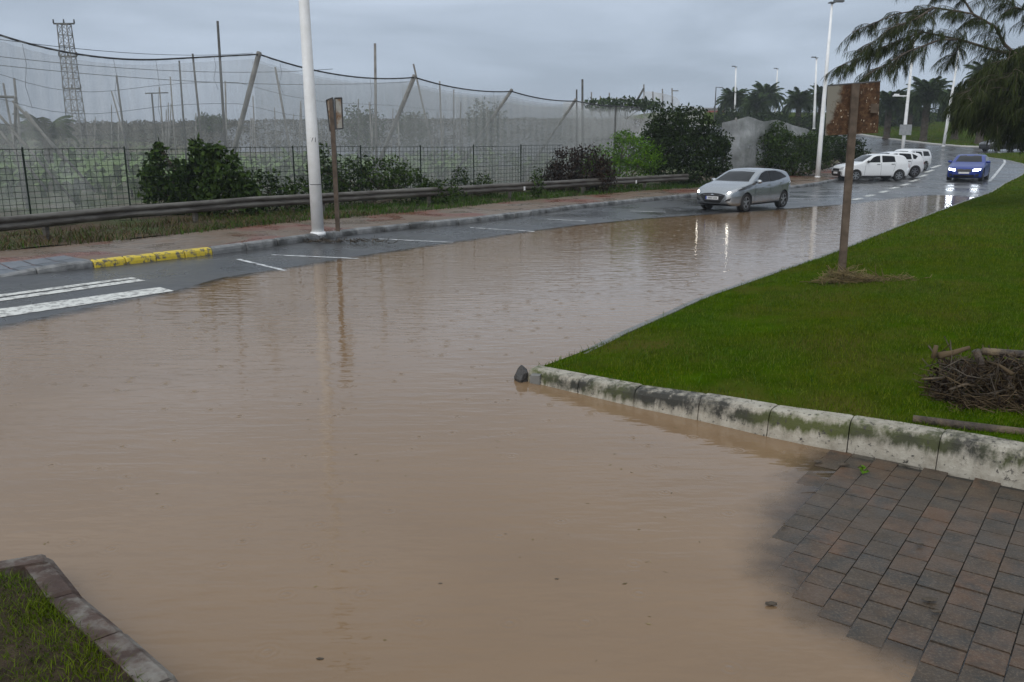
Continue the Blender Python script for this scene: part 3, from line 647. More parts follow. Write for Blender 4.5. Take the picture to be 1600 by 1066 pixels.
for a in ((1148, 143, 132, 'leftmost palm with a round crown', 3.9), (1197, 138, 140, 'tall palm behind the second far lamp post', 4.3), (1183, 152, 126, 'low bushy palm right of the leftmost palm', 3.3), (1250, 146, 120, 'palm with spiky crown left of the tall lamp post', 3.4), (1285, 140, 128, 'palm just behind the tall lamp post', 3.6), (1328, 142, 124, 'palm hidden behind the rusty sign', 3.6),
          (1392, 145, 104, 'palm right of the rusty sign', 3.4), (1452, 130, 98, 'palm with thick trunk between the two right lamp posts', 3.7), (1500, 140, 102, 'palm right of the rightmost lamp post', 3.4), (1545, 100, 92, 'tall palm behind the hanging needle foliage', 3.4), (1425, 150, 118, 'palm behind the lamp post with the grey plate', 3.4)):
    palm_px(*a)
for i, (px, py, Y, lb) in enumerate(((1215, 176, 118, 'low shrub mass beneath the left palms'), (1250, 180, 112, 'low shrub mass under the spiky palm'), (1345, 176, 132, 'low dark shrub mass behind the rusty sign'), (1395, 178, 125, 'low dark shrub mass behind the lamp post with plate'), (1500, 165, 135, 'shrub mass at the back of the far lawn'), (1180, 178, 122, 'low shrub under the leftmost palm'))):
    p = aY(px, py, Y); b = B1(p.x, Y)
    shrub('far_shrub', (p.x, Y, b), [(random.uniform(-4, 4), random.uniform(-1, 1), random.uniform(.6, 1.6), 2.2, 1.6, 1.3) for _ in range(5)], 2600, .42, LEAF['dark'], lb, 'shrub', group='shrubs under the palms')

# casuarina whose limbs hang into the picture at upper right
CY = 29.
croot_p = aY(1720, 285, CY); cz = float(zlawn(np.array([croot_p.x]), np.array([CY]))[0])
cas = empty('casuarina_tree', (croot_p.x, CY, cz), 'dark drooping needle tree reaching in from the right edge', 'tree')
def cp(px, py, dy=0.): return aY(px, py, CY + dy) - cas.location
tube_obj('trunk', [(0, 0, -.1), (.1, .1, 1.6), (-.1, 0, 3.4), (.0, .1, 5.2), (.1, 0, 8.2)], [.34, .28, .24, .2, .1], M['bark'], cas, 10)
LIMBS = [[cp(1712, 120), cp(1640, 98), cp(1600, 86), cp(1558, 80), cp(1500, 62), cp(1440, 50), cp(1385, 72, -.3), cp(1312, 104, -.5)],
         [cp(1705, 90), cp(1640, 80), cp(1590, 88), cp(1570, 70), cp(1555, 42), cp(1520, 22), cp(1460, 12), cp(1400, 22, .4), cp(1332, 50, .5)],
         [cp(1500, 62), cp(1470, 62, -.4), cp(1420, 80, -.6), cp(1385, 100, -.8), cp(1352, 118, -.9)],
         [cp(1520, 22), cp(1500, -10, .4), cp(1440, -30, .6), cp(1400, -40, .8)], [cp(1712, 60), cp(1640, 30, .5), cp(1585, 10, .6), cp(1540, -30, .7)],
         [cp(1712, 130), cp(1650, 125, -.8), cp(1590, 115, -1.), cp(1540, 130, -1.2), cp(1505, 150, -1.2)], [cp(1712, 110), cp(1650, 110, .6), cp(1580, 105, .9), cp(1530, 118, 1.1)],
         [cp(1440, 50), cp(1425, 70, .2), cp(1418, 95, .3)], [cp(1500, 62), cp(1495, 80, .2), cp(1478, 98, .3)], [cp(1460, 12), cp(1430, 30, -.3), cp(1390, 45, -.4), cp(1350, 80, -.6)],
         [cp(1712, 150), cp(1660, 150, -.4), cp(1600, 150, -.5), cp(1555, 170, -.6)], [cp(1712, 120), cp(1660, 135, .9), cp(1610, 145, 1.3), cp(1560, 160, 1.5)]]
for i, L in enumerate(LIMBS):
    r0 = .075 if i in (0, 1) else .04
    tube_obj('limb', L, [r0 * (1 - .85 * k / (len(L) - 1)) for k in range(len(L))], M['bark'], cas, 6)
bases = []; twigs = bmesh.new()
def along(L, t):
    k = t * (len(L) - 1); i = min(int(k), len(L) - 2); return L[i].lerp(L[i + 1], k - i), (L[i + 1] - L[i]).normalized()
NT = {0: 90, 1: 84, 2: 40, 3: 40, 4: 46, 5: 60, 6: 46, 7: 9, 8: 12, 9: 44, 10: 60, 11: 60}
for i, L in enumerate(LIMBS):
    for _ in range(NT[i]):
        t = random.uniform(.3 if i < 2 else .15, 1.); p, d = along(L, t)
        if i in (0, 1) and t < .56 and random.random() < .65: continue
        dirv = (d * random.uniform(.3, 1.) + Vector((random.uniform(-.6, .6), random.uniform(-.7, .7), random.uniform(-.35, .5)))).normalized(); ln = random.uniform(.35, .95)
        pts = [p]
        for k in range(5): dirv = (dirv + Vector((0, 0, -.16))).normalized(); pts.append(pts[-1] + dirv * ln / 5)
        tube(twigs, pts, [.012, .01, .008, .006, .005, .004], 4, False)
        for k in range(random.randint(60, 95)): q_, _d = along(pts, random.random() ** .8); bases.append((q_.x, q_.y, q_.z, _d.x, _d.y))
bm_obj('twigs', twigs, M['bark'], cas)['kind'] = 'stuff'
b_ = np.array(bases)
# the dense skirt of foliage at the right edge
sk = []; sprays = bmesh.new()
for i in range(620):
    px = random.uniform(1500, 1790); tp_ = np.interp(px, [1490, 1530, 1560, 1600, 1800], [158, 118, 92, 62, 20]); bt_ = np.interp(px, [1490, 1515, 1540, 1565, 1590, 1800], [165, 182, 196, 204, 206, 212])
    p = cp(px + 18, tp_ + (bt_ - tp_) * random.random(), random.uniform(-1.7, 1.9)); d = Vector((random.uniform(-1, .1), random.uniform(-.5, .5), random.uniform(-.1, .5))).normalized(); ln = random.uniform(.5, 1.1); pts = [p]
    for k in range(6): d = (d + Vector((0, 0, -.26))).normalized(); pts.append(pts[-1] + d * ln / 6)
    tube(sprays, pts, [.012, .011, .009, .008, .006, .005, .004], 4, False)
    for k in range(random.randint(60, 100)): q_, _d = along(pts, random.random() ** .7); sk.append((q_.x + random.gauss(0, .05), q_.y + random.gauss(0, .05), q_.z, _d.x, _d.y))
sk = np.array(sk); bm_obj('hanging_twigs', sprays, M['bark'], cas)['kind'] = 'stuff'
def needles(name, b, lmin, lmax, w, m):
    n = len(b); p = b[:, :3]; a = RNG.uniform(0, np.pi, n); l = RNG.uniform(lmin, lmax, n)[:, None]
    h = np.stack([b[:, 3] * .5 + RNG.normal(size=n) * .3, b[:, 4] * .5 + RNG.normal(size=n) * .3, -RNG.uniform(.5, 1.6, n)], -1); h /= np.linalg.norm(h, axis=1)[:, None]
    h2 = h + np.array([0, 0, -.7]); h2 /= np.linalg.norm(h2, axis=1)[:, None]
    s = np.stack([np.cos(a), np.sin(a), a * 0], -1) * w
    m1 = p + h * l * .5; e = m1 + h2 * l * .5
    v = np.stack([p - s * .6, p + s * .6, m1 + s, m1 - s, e + s * .25, e - s * .25], 1).reshape(-1, 3); i = np.arange(n)[:, None] * 6
    f = np.concatenate([i + [0, 1, 2, 3], i + [3, 2, 4, 5]]); return mesh_np(name, v, f, m)
o = link('crown', needles('crown', b_, .14, .38, .0044, LEAF['casu']), cas); o['kind'] = 'stuff'
o = link('hanging_foliage', needles('hanging_foliage', sk, .16, .42, .011, LEAF['casu']), cas); o['kind'] = 'stuff'

# ------------------------------------------------------------------ guard rail
GR = [Vector((*g(px, py, .84)[:2], 0)) for px, py in ((-420, 378), (-200, 356), (0, 337), (200, 320), (400, 306), (600, 295.5), (800, 285), (940, 277.5), (1075, 271))]
gpts = [Vector((*p, 0)) for p in resample([tuple(p[:2]) for p in GR], 1.0)]
def rail(name, pts, label):
    root = empty(name, (pts[0].x, pts[0].y, .2), label, 'guard rail'); o0 = root.location.copy()
    wp = [(-.155, .0), (-.13, .035), (-.075, .075), (-.03, .045), (0, .0), (.03, .045), (.075, .075), (.13, .035), (.155, .0)]
    v = []; f = []; N = len(pts)
    for i, p in enumerate(pts):
        t = (pts[min(i + 1, N - 1)] - pts[max(i - 1, 0)]).normalized(); n_ = Vector((t.y, -t.x, 0)); zc = B1(p.x, p.y) + .66 + .004 * math.sin(i * 1.3)
        for s, th in ((1, 0), (-1, -.004)):
            for z, d in (wp if s == 1 else wp[::-1]): q_ = p + n_ * (d + th); v.append((q_.x - o0.x, q_.y - o0.y, zc + z - o0.z))
    K = 18
    for i in range(N - 1):
        for j in range(K): f.append((i * K + j, i * K + (j + 1) % K, (i + 1) * K + (j + 1) % K, (i + 1) * K + j))
    link('rail_beam', mesh_np('rail_beam', v, f, M['rail'], False), root)
    for i in range(1, N - 1, 4):
        p = pts[i]; t = (pts[i + 1] - pts[i - 1]).normalized(); n_ = Vector((t.y, -t.x, 0)); c = p - n_ * .1; a = math.atan2(t.y, t.x); z0 = B1(p.x, p.y) + .1
        bm = bmesh.new(); mt = Matrix.Translation(c - o0 + Vector((0, 0, z0))) @ Matrix.Rotation(a, 4, 'Z')
        box(bm, (-.05, -.03, -.1), (.05, -.02, .68), mt); box(bm, (-.05, -.02, -.1), (-.042, .06, .68), mt); box(bm, (-.05, .06, -.1), (.05, .07, .68), mt); box(bm, (-.06, .07 - .16, .46), (.06, -.032, .64), mt)
        bm_obj('post', bm, M['rail'], root)
    return root
gr = rail('guard_rail', gpts, 'long weathered steel guard rail along the pavement')
for px, py in ((817, 287.5), (992, 278)):
    p = g(px, py, .86); bm = bmesh.new(); box(bm, (-.035, -.012, -.07), (.035, .012, .07)); o = bm_obj('reflector', bm, M['plate'], gr); t = (gpts[-1] - gpts[0]).normalized(); n_ = Vector((t.y, -t.x, 0))
    o.location = p + n_ * .075 - gr.location + Vector((0, 0, -.16)); o.rotation_euler[2] = math.atan2(t.y, t.x)
rail('far_guard_rail', [Vector((x, y, 0)) for x, y in resample([(10.4, 45.3), (13.5, 48.8), (17.6, 54.5), (21, 60.0)], 1.)], 'short far guard rail in front of the roadside bushes')

# ------------------------------------------------------------------ wire mesh fence
FN = [Vector((*aY(px, 225, Y)[:2], 0)) for px, Y in ((-380, 17.2), (-200, 19.0), (0, 21.4), (200, 24.0), (400, 26.8), (600, 30.4), (800, 35.0), (880, 37.3))]
fp = [Vector((*p, 0)) for p in resample([tuple(p[:2]) for p in FN], .05)]
def at_len(P, s):
    acc = 0
    for a, b in zip(P, P[1:]):
        l = (b - a).length
        if acc + l >= s: return a.lerp(b, (s - acc) / l)
        acc += l
    return P[-1]
flen = sum((b - a).length for a, b in zip(FN, FN[1:])); npan = int(flen / 2.5)
fence = empty('wire_fence', (FN[0].x, FN[0].y, .15), 'dark green welded wire fence behind the guard rail', 'fence')
def panel(w):
    bm = bmesh.new(); r = .0054; nv_ = 16; nh = 13
    for i in range(nv_ + 1):
        x = w * i / nv_ + random.uniform(-.008, .008); box(bm, (x - r * .8, -r * .8, .02), (x + r * .8, r * .8, 2.0 + random.uniform(-.02, .02)))
    for j in range(nh + 1):
        z = .02 + 1.97 * j / nh; rr = r * (1.5 if j in (8, 13) else 1.); vs = box(bm, (0, -rr, z - rr), (w, rr, z + rr))
    me = bpy.data.meshes.new('wire_panel'); bm.to_mesh(me); bm.free(); me.materials.append(M['wire']); return me
pw = flen / npan; PM = [panel(pw) for _ in range(3)]
for i in range(npan):
    a = at_len(FN, i * pw + .001); b = at_len(FN, (i + 1) * pw - .001); an = math.atan2(b.y - a.y, b.x - a.x)
    o = link('wire_panel', PM[i % 3], fence, a - fence.location + Vector((0, 0, .18 + random.uniform(-.03, .02)))); o.rotation_euler = (random.uniform(-.02, .02), random.uniform(-.006, .006), an)
    bm = bmesh.new(); tube(bm, [(0, 0, -.2), (0, 0, 2.05)], .022, 8); o = bm_obj('post', bm, M['wire'], fence, a - fence.location + Vector((0, .0, .18)))

# ------------------------------------------------------------------ shade-net enclosure
NW = [(-420, 40, 17.6), (-150, 10, 20.5), (0, 55, 23.2), (130, 86, 25.0), (250, 93, 26.6), (405, 85, 29.0), (648, 121, 34.0), (800, 143, 38.0), (900, 158, 41.5), (962, 166, 43.5), (1000, 168, 45.0)]
nt_pts = [aY(*p) for p in NW]
def sag_curve(P, sag, n=12):
    out_ = []
    for a, b, s in zip(P, P[1:], sag):
        for k in range(n): t = k / n; q_ = a.lerp(b, t); q_.z -= s * 4 * t * (1 - t); out_.append(q_)
    return out_ + [P[-1]]
topc = sag_curve(nt_pts, [.3, .1, .05, .05, .0, .3, .18, .12, .05, .0], 14)
net = empty('shade_net_enclosure', (nt_pts[0].x, nt_pts[0].y, .1), 'tall grey shade net wall hung from a sagging cable', 'net house')
no = net.location.copy()
def net_wall(name, top, m, parent, o0, zb=.12, rows=7, amp=.05, step=.11, bulge=.0):
    P = [Vector(p) for p in top]; cum = np.cumsum([0] + [(b - a).length for a, b in zip(P, P[1:])]); n = int(cum[-1] / step); ss = np.linspace(0, cum[-1], n + 1)
    X = np.interp(ss, cum, [p.x for p in P]); Y = np.interp(ss, cum, [p.y for p in P]); Z = np.interp(ss, cum, [p.z for p in P])
    tx, ty = np.gradient(X), np.gradient(Y); l = np.hypot(tx, ty); nx, ny = ty / l, -tx / l
    zg = np.array([B1(x, y) for x, y in zip(X[::10], Y[::10])]); zg = np.interp(np.arange(n + 1), np.arange(0, n + 1, 10), zg) + zb; v = []
    for r in range(rows + 1):
        t = r / rows; w = amp * (np.sin(np.arange(n + 1) * 1.57 + .8 * np.sin(ss * .7)) + .5 * np.sin(ss * 1.1 + r)) + bulge * math.sin(math.pi * t) * np.sin(ss * .8)
        v.append(np.stack([X + nx * w - o0.x, Y + ny * w - o0.y, Z + (zg - Z) * t - o0.z], -1))
    v = np.concatenate(v); i = np.arange((n + 1) * (rows + 1)).reshape(rows + 1, n + 1); f = np.stack([i[:-1, :-1], i[:-1, 1:], i[1:, 1:], i[1:, :-1]], -1).reshape(-1, 4)
    return link(name, mesh_np(name, v, f, m, True), parent)
net_wall('net_sheet', topc, M['net'], net, no)
for k_, (i_, d_y) in enumerate(((0, .55), (70, .9), (84, 1.2), (92, 1.5), (100, 1.8))):      # overlapping inner sheets, more of them to the far end
    net_wall('net_sheet', [p + Vector((-.55 * d_y, .95 * d_y, -.1 - .03 * k_)) for p in topc[i_:]], M['net'], net, no)
tube_obj('top_cable', [p - no for p in topc], .028, M['cable'], net, 6)
for (px, py, Y), (bx, by) in zip((NW[5], NW[6], NW[7], NW[8]), ((362, 250), (594, 250), (735, 235), (848, 232))):
    t_ = aY(px, py - 3, Y); b_ = aY(bx, by, Y + 1.6); d = (b_ - t_); b2 = t_ + d * ((t_.z - .0) / (t_.z - b_.z)); tube_obj('strut', [t_ - no, b2 - no], .085 if px < 700 else .07, M['netpole'], net, 8)
p = aY(962, 166, 43.6); tube_obj('strut', [p - no, Vector((p.x, p.y, 0)) - no], .05, M['darkpole'], net, 8)
for i in range(8, len(topc) - 4, 8):                     # loose tie cords hanging inside the net
    if i > 14 * 7: break
    p = topc[i] + Vector((-.25, .3, 0)); L = random.uniform(.8, 2.2); tube_obj('tie_cord', [p - no, p - no + Vector((.04, .0, -L * .3)), p - no + Vector((-.06, 0, -L * .65)), p - no + Vector((.05, 0, -L))], .006, M['cable'], net, 4)
for zf_ in (.3, .55, .8):                          # horizontal training wires behind the net
    tube_obj('support_wire', [Vector((p.x - 1.2, p.y + 1.4, p.z * (1 - zf_ * .55) + .12 * math.sin(i * .6))) - no for i, p in enumerate(topc[10:7 * 14:4])], .007, M['cable'], net, 4)
# field poles, read from the photo: top, foot, depth
POLES = [(340, 33, 352, 225, 33, .06, 'tallest dark pole left of the leaning strut'), (301, 84, 314, 210, 34, .05, 'dark pole crossing the cable left of the tallest pole'), (280, 95, 288, 205, 40, .05, 'pole just left of the dark crossing pole'), (182, 118, 194, 210, 36, .05, 'pole with a dark tip right of the pylon'), (266, 120, 272, 205, 48, .05, 'thin pole left of two taller ones'),
         (586, 68, 588, 250, 37, .07, 'tall grey pole right of the thin sign post'), (646, 100, 672, 215, 44, .06, 'leaning pole behind the second strut'), (430, 105, 452, 225, 38, .06, 'leaning pole right of the first strut'), (687, 127, 690, 215, 50, .06, 'pole right of the second strut'), (709, 140, 709, 200, 54, .05, 'short pole beyond the second strut'), (720, 160, 719, 220, 50, .05, 'low pole beyond the second strut'),
         (237, 145, 243, 215, 40, .05, 'cross-topped pole in the left field'), (249, 136, 254, 200, 52, .05, 'far pole in the left field'), (174, 142, 190, 200, 48, .05, 'leaning thin pole beside the pylon'), (352, 127, 354, 215, 42, .05, 'pole right of the tallest pole'), (22, 122, 30, 200, 30, .05, 'pole above the collapsed netting'), (5, 130, 18, 200, 34, .05, 'leftmost pole above the collapsed netting'),
         (901, 140, 901, 165, 48, .06, 'dark pole rising above the net end, left'), (910, 124, 910, 165, 50, .08, 'tallest dark pole rising above the net end'), (577, 160, 582, 235, 46, .05, 'pale pole by the tall grey pole'), (560, 155, 560, 215, 55, .05, 'thin dark pole left of the tall grey pole'), (470, 158, 472, 215, 50, .05, 'pole just left of the white lamp post'), (395, 150, 398, 205, 55, .05, 'pole by the first strut'), (622, 180, 624, 235, 45, .05, 'short pale pole under the second strut'), (855, 185, 855, 235, 50, .05, 'short pale pole near the bright hedge')]
for i in range(26):
    px = random.uniform(130, 780); POLES.append((px, random.uniform(160, 192), px + random.uniform(-3, 3), 225, random.uniform(60, 95), .05, None))
for x0, y0, x1, y1, Y, r, lb in POLES:
    t_ = aY(x0, y0, Y); b_ = aY(x1, y1, Y); d = t_ - b_; b2 = b_ - d * ((b_.z - .0) / d.z)
    bm = bmesh.new(); tube(bm, [(0, 0, 0), t_ - b2], [r, r * .75], 7)
    o = bm_obj('field_pole', bm, M['darkpole'] if (lb and ('dark' in lb or 'cross' in lb)) else M['netpole'], None, b2, True); tag(o, lb or 'thin pale distant pole standing in the crop field', 'pole', 'distant poles in the field' if not lb else 'poles in the field')
    if lb and 'cross-topped' in lb: 
        tp = t_ - b2; tube_obj('cross_bar', [tp + Vector((-.3, 0, -.03)), tp + Vector((.75, 0, -.0))], .03, M['darkpole'], o, 6)
# collapsed netting at the left edge
cn = empty('collapsed_net', (*aY(40, 300, 28)[:2], .1), 'collapsed grey netting with slanting poles at left edge', 'net'); co_ = cn.location.copy()
for a in (((20, 158), (150, 300)), ((-10, 170), (120, 320)), ((0, 205), (75, 300)), ((24, 152), (24, 240)), ((-40, 150), (22, 152)), ((40, 175), (100, 250))):
    p0 = aY(*a[0], 28.); p1 = aY(*a[1], 28 + random.uniform(-.8, .8)); tube_obj('fallen_pole', [p0 - co_, p1 - co_], .045, M['netpole'], cn, 7)
v = []; N_ = 22
for i in range(N_ + 1):
    for j in range(N_ + 1):
        u, w = i / N_, j / N_; px = -80 + u * 230; top_ = np.interp(px, [-80, 20, 60, 150], [160, 154, 190, 300]); p = aY(px, top_ + (325 - top_) * w, 28.4 + .35 * math.sin(u * 17 + w * 3) + .25 * math.sin(w * 9)); v.append(p - co_)
f = [(i * (N_ + 1) + j, (i + 1) * (N_ + 1) + j, (i + 1) * (N_ + 1) + j + 1, i * (N_ + 1) + j + 1) for i in range(N_) for j in range(N_)]
o = link('net_sheet', mesh_np('net_sheet', [tuple(p) for p in v], f, M['net'], True), cn)
# second dense net on the right, behind the roadside bushes
rn_px = [(1128, 192, 47), (1150, 187, 48), (1158, 185, 48.4), (1170, 182, 49.), (1181, 186, 49.7), (1195, 190, 50.5), (1205, 188, 51.2), (1213, 187, 52), (1226, 191, 53), (1240, 196, 54), (1262, 202, 56), (1290, 215, 58.5)]
rn = empty('pale_net_wall', (*aY(1150, 280, 48)[:2], .1), 'pale grey net wall with peaked top behind roadside bushes', 'net wall'); M['netpale'] = mat('pale_net', (.33, .335, .34), .9, .1); q = G(M['netpale']); q.col(q.ramp(q.noise(1.0, 6, .7, q.scaled((.6, .6, 1.6))), [(.3, (.24, .245, .245)), (.7, (.46, .465, .46))])); q.alpha(q.ramp(q.noise(1.3, 5, .65), [(.3, .45), (.7, .85)]))
net_wall('net_sheet', [aY(*p) for p in rn_px], M['netpale'], rn, rn.location.copy(), .0, 14, .03, .4, .3)
tube_obj('strut', [aY(1150, 184, 48) - rn.location, Vector((*aY(1150, 184, 48)[:2], .0)) - rn.location], .05, M['netpole'], rn)
# far ragged net house on the rise beyond the dark tree
fn_ = empty('far_net_house', (*aY(990, 175, 110)[:2], 2.), 'far ragged pale net house with bare poles on the skyline', 'net house'); fo = fn_.location.copy()
M['netfar'] = mat('far_net', (.5, .5, .49), .9, .1); q = G(M['netfar']); q.alpha(q.ramp(q.noise(.4, 5, .6), [(.35, .25), (.65, .7)]))
net_wall('net_sheet', [aY(*p, 110) for p in ((880, 160), (920, 157), (960, 153), (1002, 154), (1008, 142), (1040, 147), (1058, 152), (1064, 162), (1100, 170))], M['netfar'], fn_, fo, -2.5, 4, .15, .5, .3)
for px, py in ((924, 144), (938, 150), (952, 145), (964, 152), (1006, 132), (1020, 143), (1035, 139), (1050, 138), (976, 149)):
    tube_obj('post', [aY(px, py, 110) - fo, aY(px + 1, 182, 110) - fo], .09, M['netpole'], fn_, 6)
tube_obj('brace', [aY(1006, 138, 110) - fo, aY(996, 156, 110) - fo], .14, M['darkpole'], fn_, 6)
tube_obj('arm', [aY(1050, 142, 110) - fo, aY(1060, 142, 110) - fo], .07, M['netpole'], fn_, 6)
p = aY(980, 160, 104); shrub('skyline_shrub', (p.x, p.y, p.z - 1.9), [(-3, 0, 1.6, 2.2, 1, .8), (0, 0, 1.7, 2.4, 1, .8), (2.4, 0, 1.6, 2, 1, .7)], 1600, .45, LEAF['mid'], 'scrubby green shrubs below the far ragged net house', 'shrub')
# low far buildings between dark tree and palms
fb = empty('far_building', (*aY(1112, 185, 175)[:2], 4.), 'low pale far building between dark tree and leftmost palm', 'building'); fo = fb.location.copy()
def slab(name, x0, x1, y0, y1, Y, dp, m, parent, o0):
    a = aY(x0, y0, Y); b = aY(x1, y1, Y); bm = bmesh.new(); box(bm, (a.x - o0.x, Y - o0.y, b.z - o0.z), (b.x - o0.x, Y + dp - o0.y, a.z - o0.z)); return bm_obj(name, bm, m, parent)
slab('wall', 1084, 1140, 171, 194, 175, 9, M['concrete'], fb, fo); slab('roof', 1082, 1142, 168.5, 171, 174.5, 10, M['greymetal'], fb, fo); slab('wall', 1108, 1132, 173, 180, 172, 2, M['redwall'], fb, fo)
for i in range(5): slab('window', 1088 + i * 4, 1090 + i * 4, 174, 178, 174.9, .2, M['glass'], fb, fo)
slab('parapet', 1084, 1140, 182, 185, 170, .6, M['whitecar'], fb, fo)

# lattice pylon
py_ = empty('lattice_pylon', (*aY(118, 190, 95)[:2], 0), 'tall steel lattice pylon standing behind the net at left', 'pylon'); t_ = aY(100, 38, 95) - py_.location; b_ = aY(118, 195, 95) - py_.location; b_ = Vector((b_.x + .15, 0, 0))
bm = bmesh.new(); hgt = t_.z; nseg = 13; cor = []
for k in range(nseg + 1):
    t = k / nseg; c = b_.lerp(Vector((t_.x, 0, t_.z)), t); w = .78 * (1 - t) + .5 * t; cor.append([c + Vector((sx * w, sy * w, 0)) for sx, sy in ((-1, -1), (1, -1), (1, 1), (-1, 1))])
for a, b in zip(cor, cor[1:]):
    for j in range(4):
        tube(bm, [a[j], b[j]], .06, 4); tube(bm, [a[j], b[(j + 1) % 4]], .028, 4); tube(bm, [a[(j + 1) % 4], b[j]], .028, 4); tube(bm, [b[j], b[(j + 1) % 4]], .03, 4)
bm_obj('lattice_frame', bm, M['netpole'], py_)
for k, hw in ((13, 1.1), (10, .95), (7, .95)):
    c = sum(cor[k], Vector()) / 4; bm = bmesh.new(); tube(bm, [c + Vector((-hw, 0, .05)), c + Vector((hw, 0, .05))], .09, 5)
    for s in (-1, 0, 1): tube(bm, [c + Vector((s * hw, 0, .1)), c + Vector((s * hw, 0, .5))], [.09, .06], 6)
    bm_obj('cross_arm', bm, M['darkpole'], py_)
topp = py_.location + t_
for i, (a, b) in enumerate((((-200, 30), (395, 83)), ((-200, 62), (520, 108)), ((-200, 78), (640, 128)))):
    p0 = aY(*a, 70); p1 = aY(*b, 130) if i == 0 else aY(*b, 110); pts = [p0.lerp(p1, k / 14) - Vector((0, 0, 1.2 * 4 * (k / 14) * (1 - k / 14))) for k in range(15)]
    o = tube_obj('power_line', [p - p0 for p in pts], .03, M['cable'], None, 4); o.location = p0; tag(o, ('uppermost', 'middle', 'lowest')[i] + ' power line running past the lattice pylon', 'cable')

# banana plants
def ban_leaf(name):
    n = 7; v = []; f = []
    for i in range(n):
        t = i / (n - 1); a = 1.15 - 1.9 * t; x = .62 * math.sin(t * 1.5); z = .62 * math.sin(t * 2.3) * .9; w = .17 * math.sin(math.pi * (.08 + .86 * t)) ** .7
        v += [(x, -w, z - w * .35), (x, 0, z), (x, w, z - w * .35 + random.uniform(-.03, .03))]
    for i in range(n - 1): k = i * 3; f += [(k, k + 1, k + 4, k + 3), (k + 1, k + 2, k + 5, k + 4)]
    return mesh_np(name, v, f, LEAF['banana'], True)
BL = [ban_leaf('leaf') for _ in range(3)]
bm = bmesh.new(); tube(bm, [(0, 0, 0), (.02, 0, .5), (0, 0, 1)], [.13, .1, .06], 8); BS = bpy.data.meshes.new('stem'); bm.to_mesh(BS); bm.free(); BS.materials.append(LEAF['mid'])
spots = []; k = 0
while len(spots) < 250 and k < 20000:
    k += 1; px = random.uniform(-60, 900); Y = random.uniform(31, 86); Y0 = np.interp(px, [-60, 0, 400, 650, 900], [29, 29, 35, 40, 48])
    if Y < Y0: continue
    p = aY(px, 235, Y)
    if all((p.x - a) ** 2 + (p.y - b) ** 2 > 1.5 for a, b in spots): spots.append((p.x, p.y))
spots.sort(key=lambda s: s[1])
# far plants: one mesh each, near plants with separate leaves
def plant_arr():
    vs = []; fs = []; n0 = 0; 
    for j in range(8):
        me = BL[j % 3]; v = np.array([x.co[:] for x in me.vertices]); a = j * 2.4; sc = random.uniform(.9, 1.4); c, s = math.cos(a), math.sin(a); v = v * sc; v = np.stack([v[:, 0] * c - v[:, 1] * s, v[:, 0] * s + v[:, 1] * c, v[:, 2] + .2 + .12 * j], -1)
        vs.append(v); fs += [tuple(i + n0 for i in p.vertices) for p in me.polygons]; n0 += len(v)
    return mesh_np('banana_plant', np.concatenate(vs), fs, LEAF['banana'], True)
FP = [plant_arr() for _ in range(3)]
for i, (x, y) in enumerate(spots):
    h = random.uniform(.45, 1.0); lb = 'pale green banana plant in the crop field behind the nets'
    if i < 90:
        r_ = empty('banana_plant', (x, y, B1(x, y) + .05), lb, 'banana plant', 'banana plants behind the nets', random.uniform(0, 6)); s = link('stem', BS, r_); s.scale = (1, 1, h)
        for j in range(8): o = link('leaf', BL[j % 3], r_, (0, 0, h * (.25 + .1 * j))); sc = random.uniform(.8, 1.35); o.scale = (sc,) * 3; o.rotation_euler = (0, random.uniform(-.35, .25), j * 2.4 + random.uniform(-.3, .3))
    else:
        o = link('banana_plant', FP[i % 3], None, (x, y, B1(x, y) + .05)); o.rotation_euler[2] = random.uniform(0, 6); o.scale = (1, 1, h); tag(o, lb, 'banana plant', 'banana plants behind the nets')
# withered palm by the collapsed netting
p = aY(75, 235, 42); r_ = empty('withered_palm', (p.x, p.y, 0), 'dark withered palm behind the collapsed netting', 'palm'); t = link('trunk', PT, r_); t.scale = (.5, .5, 2.6)
for j in range(16): o = link('frond', FR[j % 3], r_, (0, 0, 2.5)); o.scale = (1.9,) * 3; o.rotation_euler = (0, random.uniform(-.5, .5), j * 2.4)
for i, (px, py, Y, s) in enumerate(((565, 165, 95, 2.2), (645, 175, 105, 2.), (330, 178, 120, 2.), (760, 158, 98, 2.0))):
    p = aY(px, py, Y); b = B1(p.x, Y); h = p.z - b
    shrub('field_tree', (p.x, Y, b), [(-s * .4, 0, h * .7, s * .7, s * .6, h * .3), (s * .4, 0, h * .65, s * .7, s * .6, h * .32), (0, 0, h * .45, s, s * .7, h * .4)], 1500, .4, LEAF['mid'], ('hazy tree behind the tall grey pole', 'hazy tree behind the second strut', 'hazy tree on the left berm', 'hazy tree behind the third strut')[i], 'tree')
# dry hedge crest along the berm
n_ = 42000; x_ = RNG.uniform(-75, 22, n_); y_ = RNG.uniform(108, 134, n_); pts = np.stack([x_, y_, B(x_, y_) + RNG.uniform(-.25, .2, n_) + .15 * np.sin(x_ * .9) * np.sin(y_ * .5)], -1)
o = link('berm_scrub', leaf_mesh('berm_scrub', pts, .3, foliage('scrub', (.075, .068, .052), (.09, .083, .062)), .6, -.6)); tag(o, 'dry scrub covering the far bank behind the field', kind='stuff')

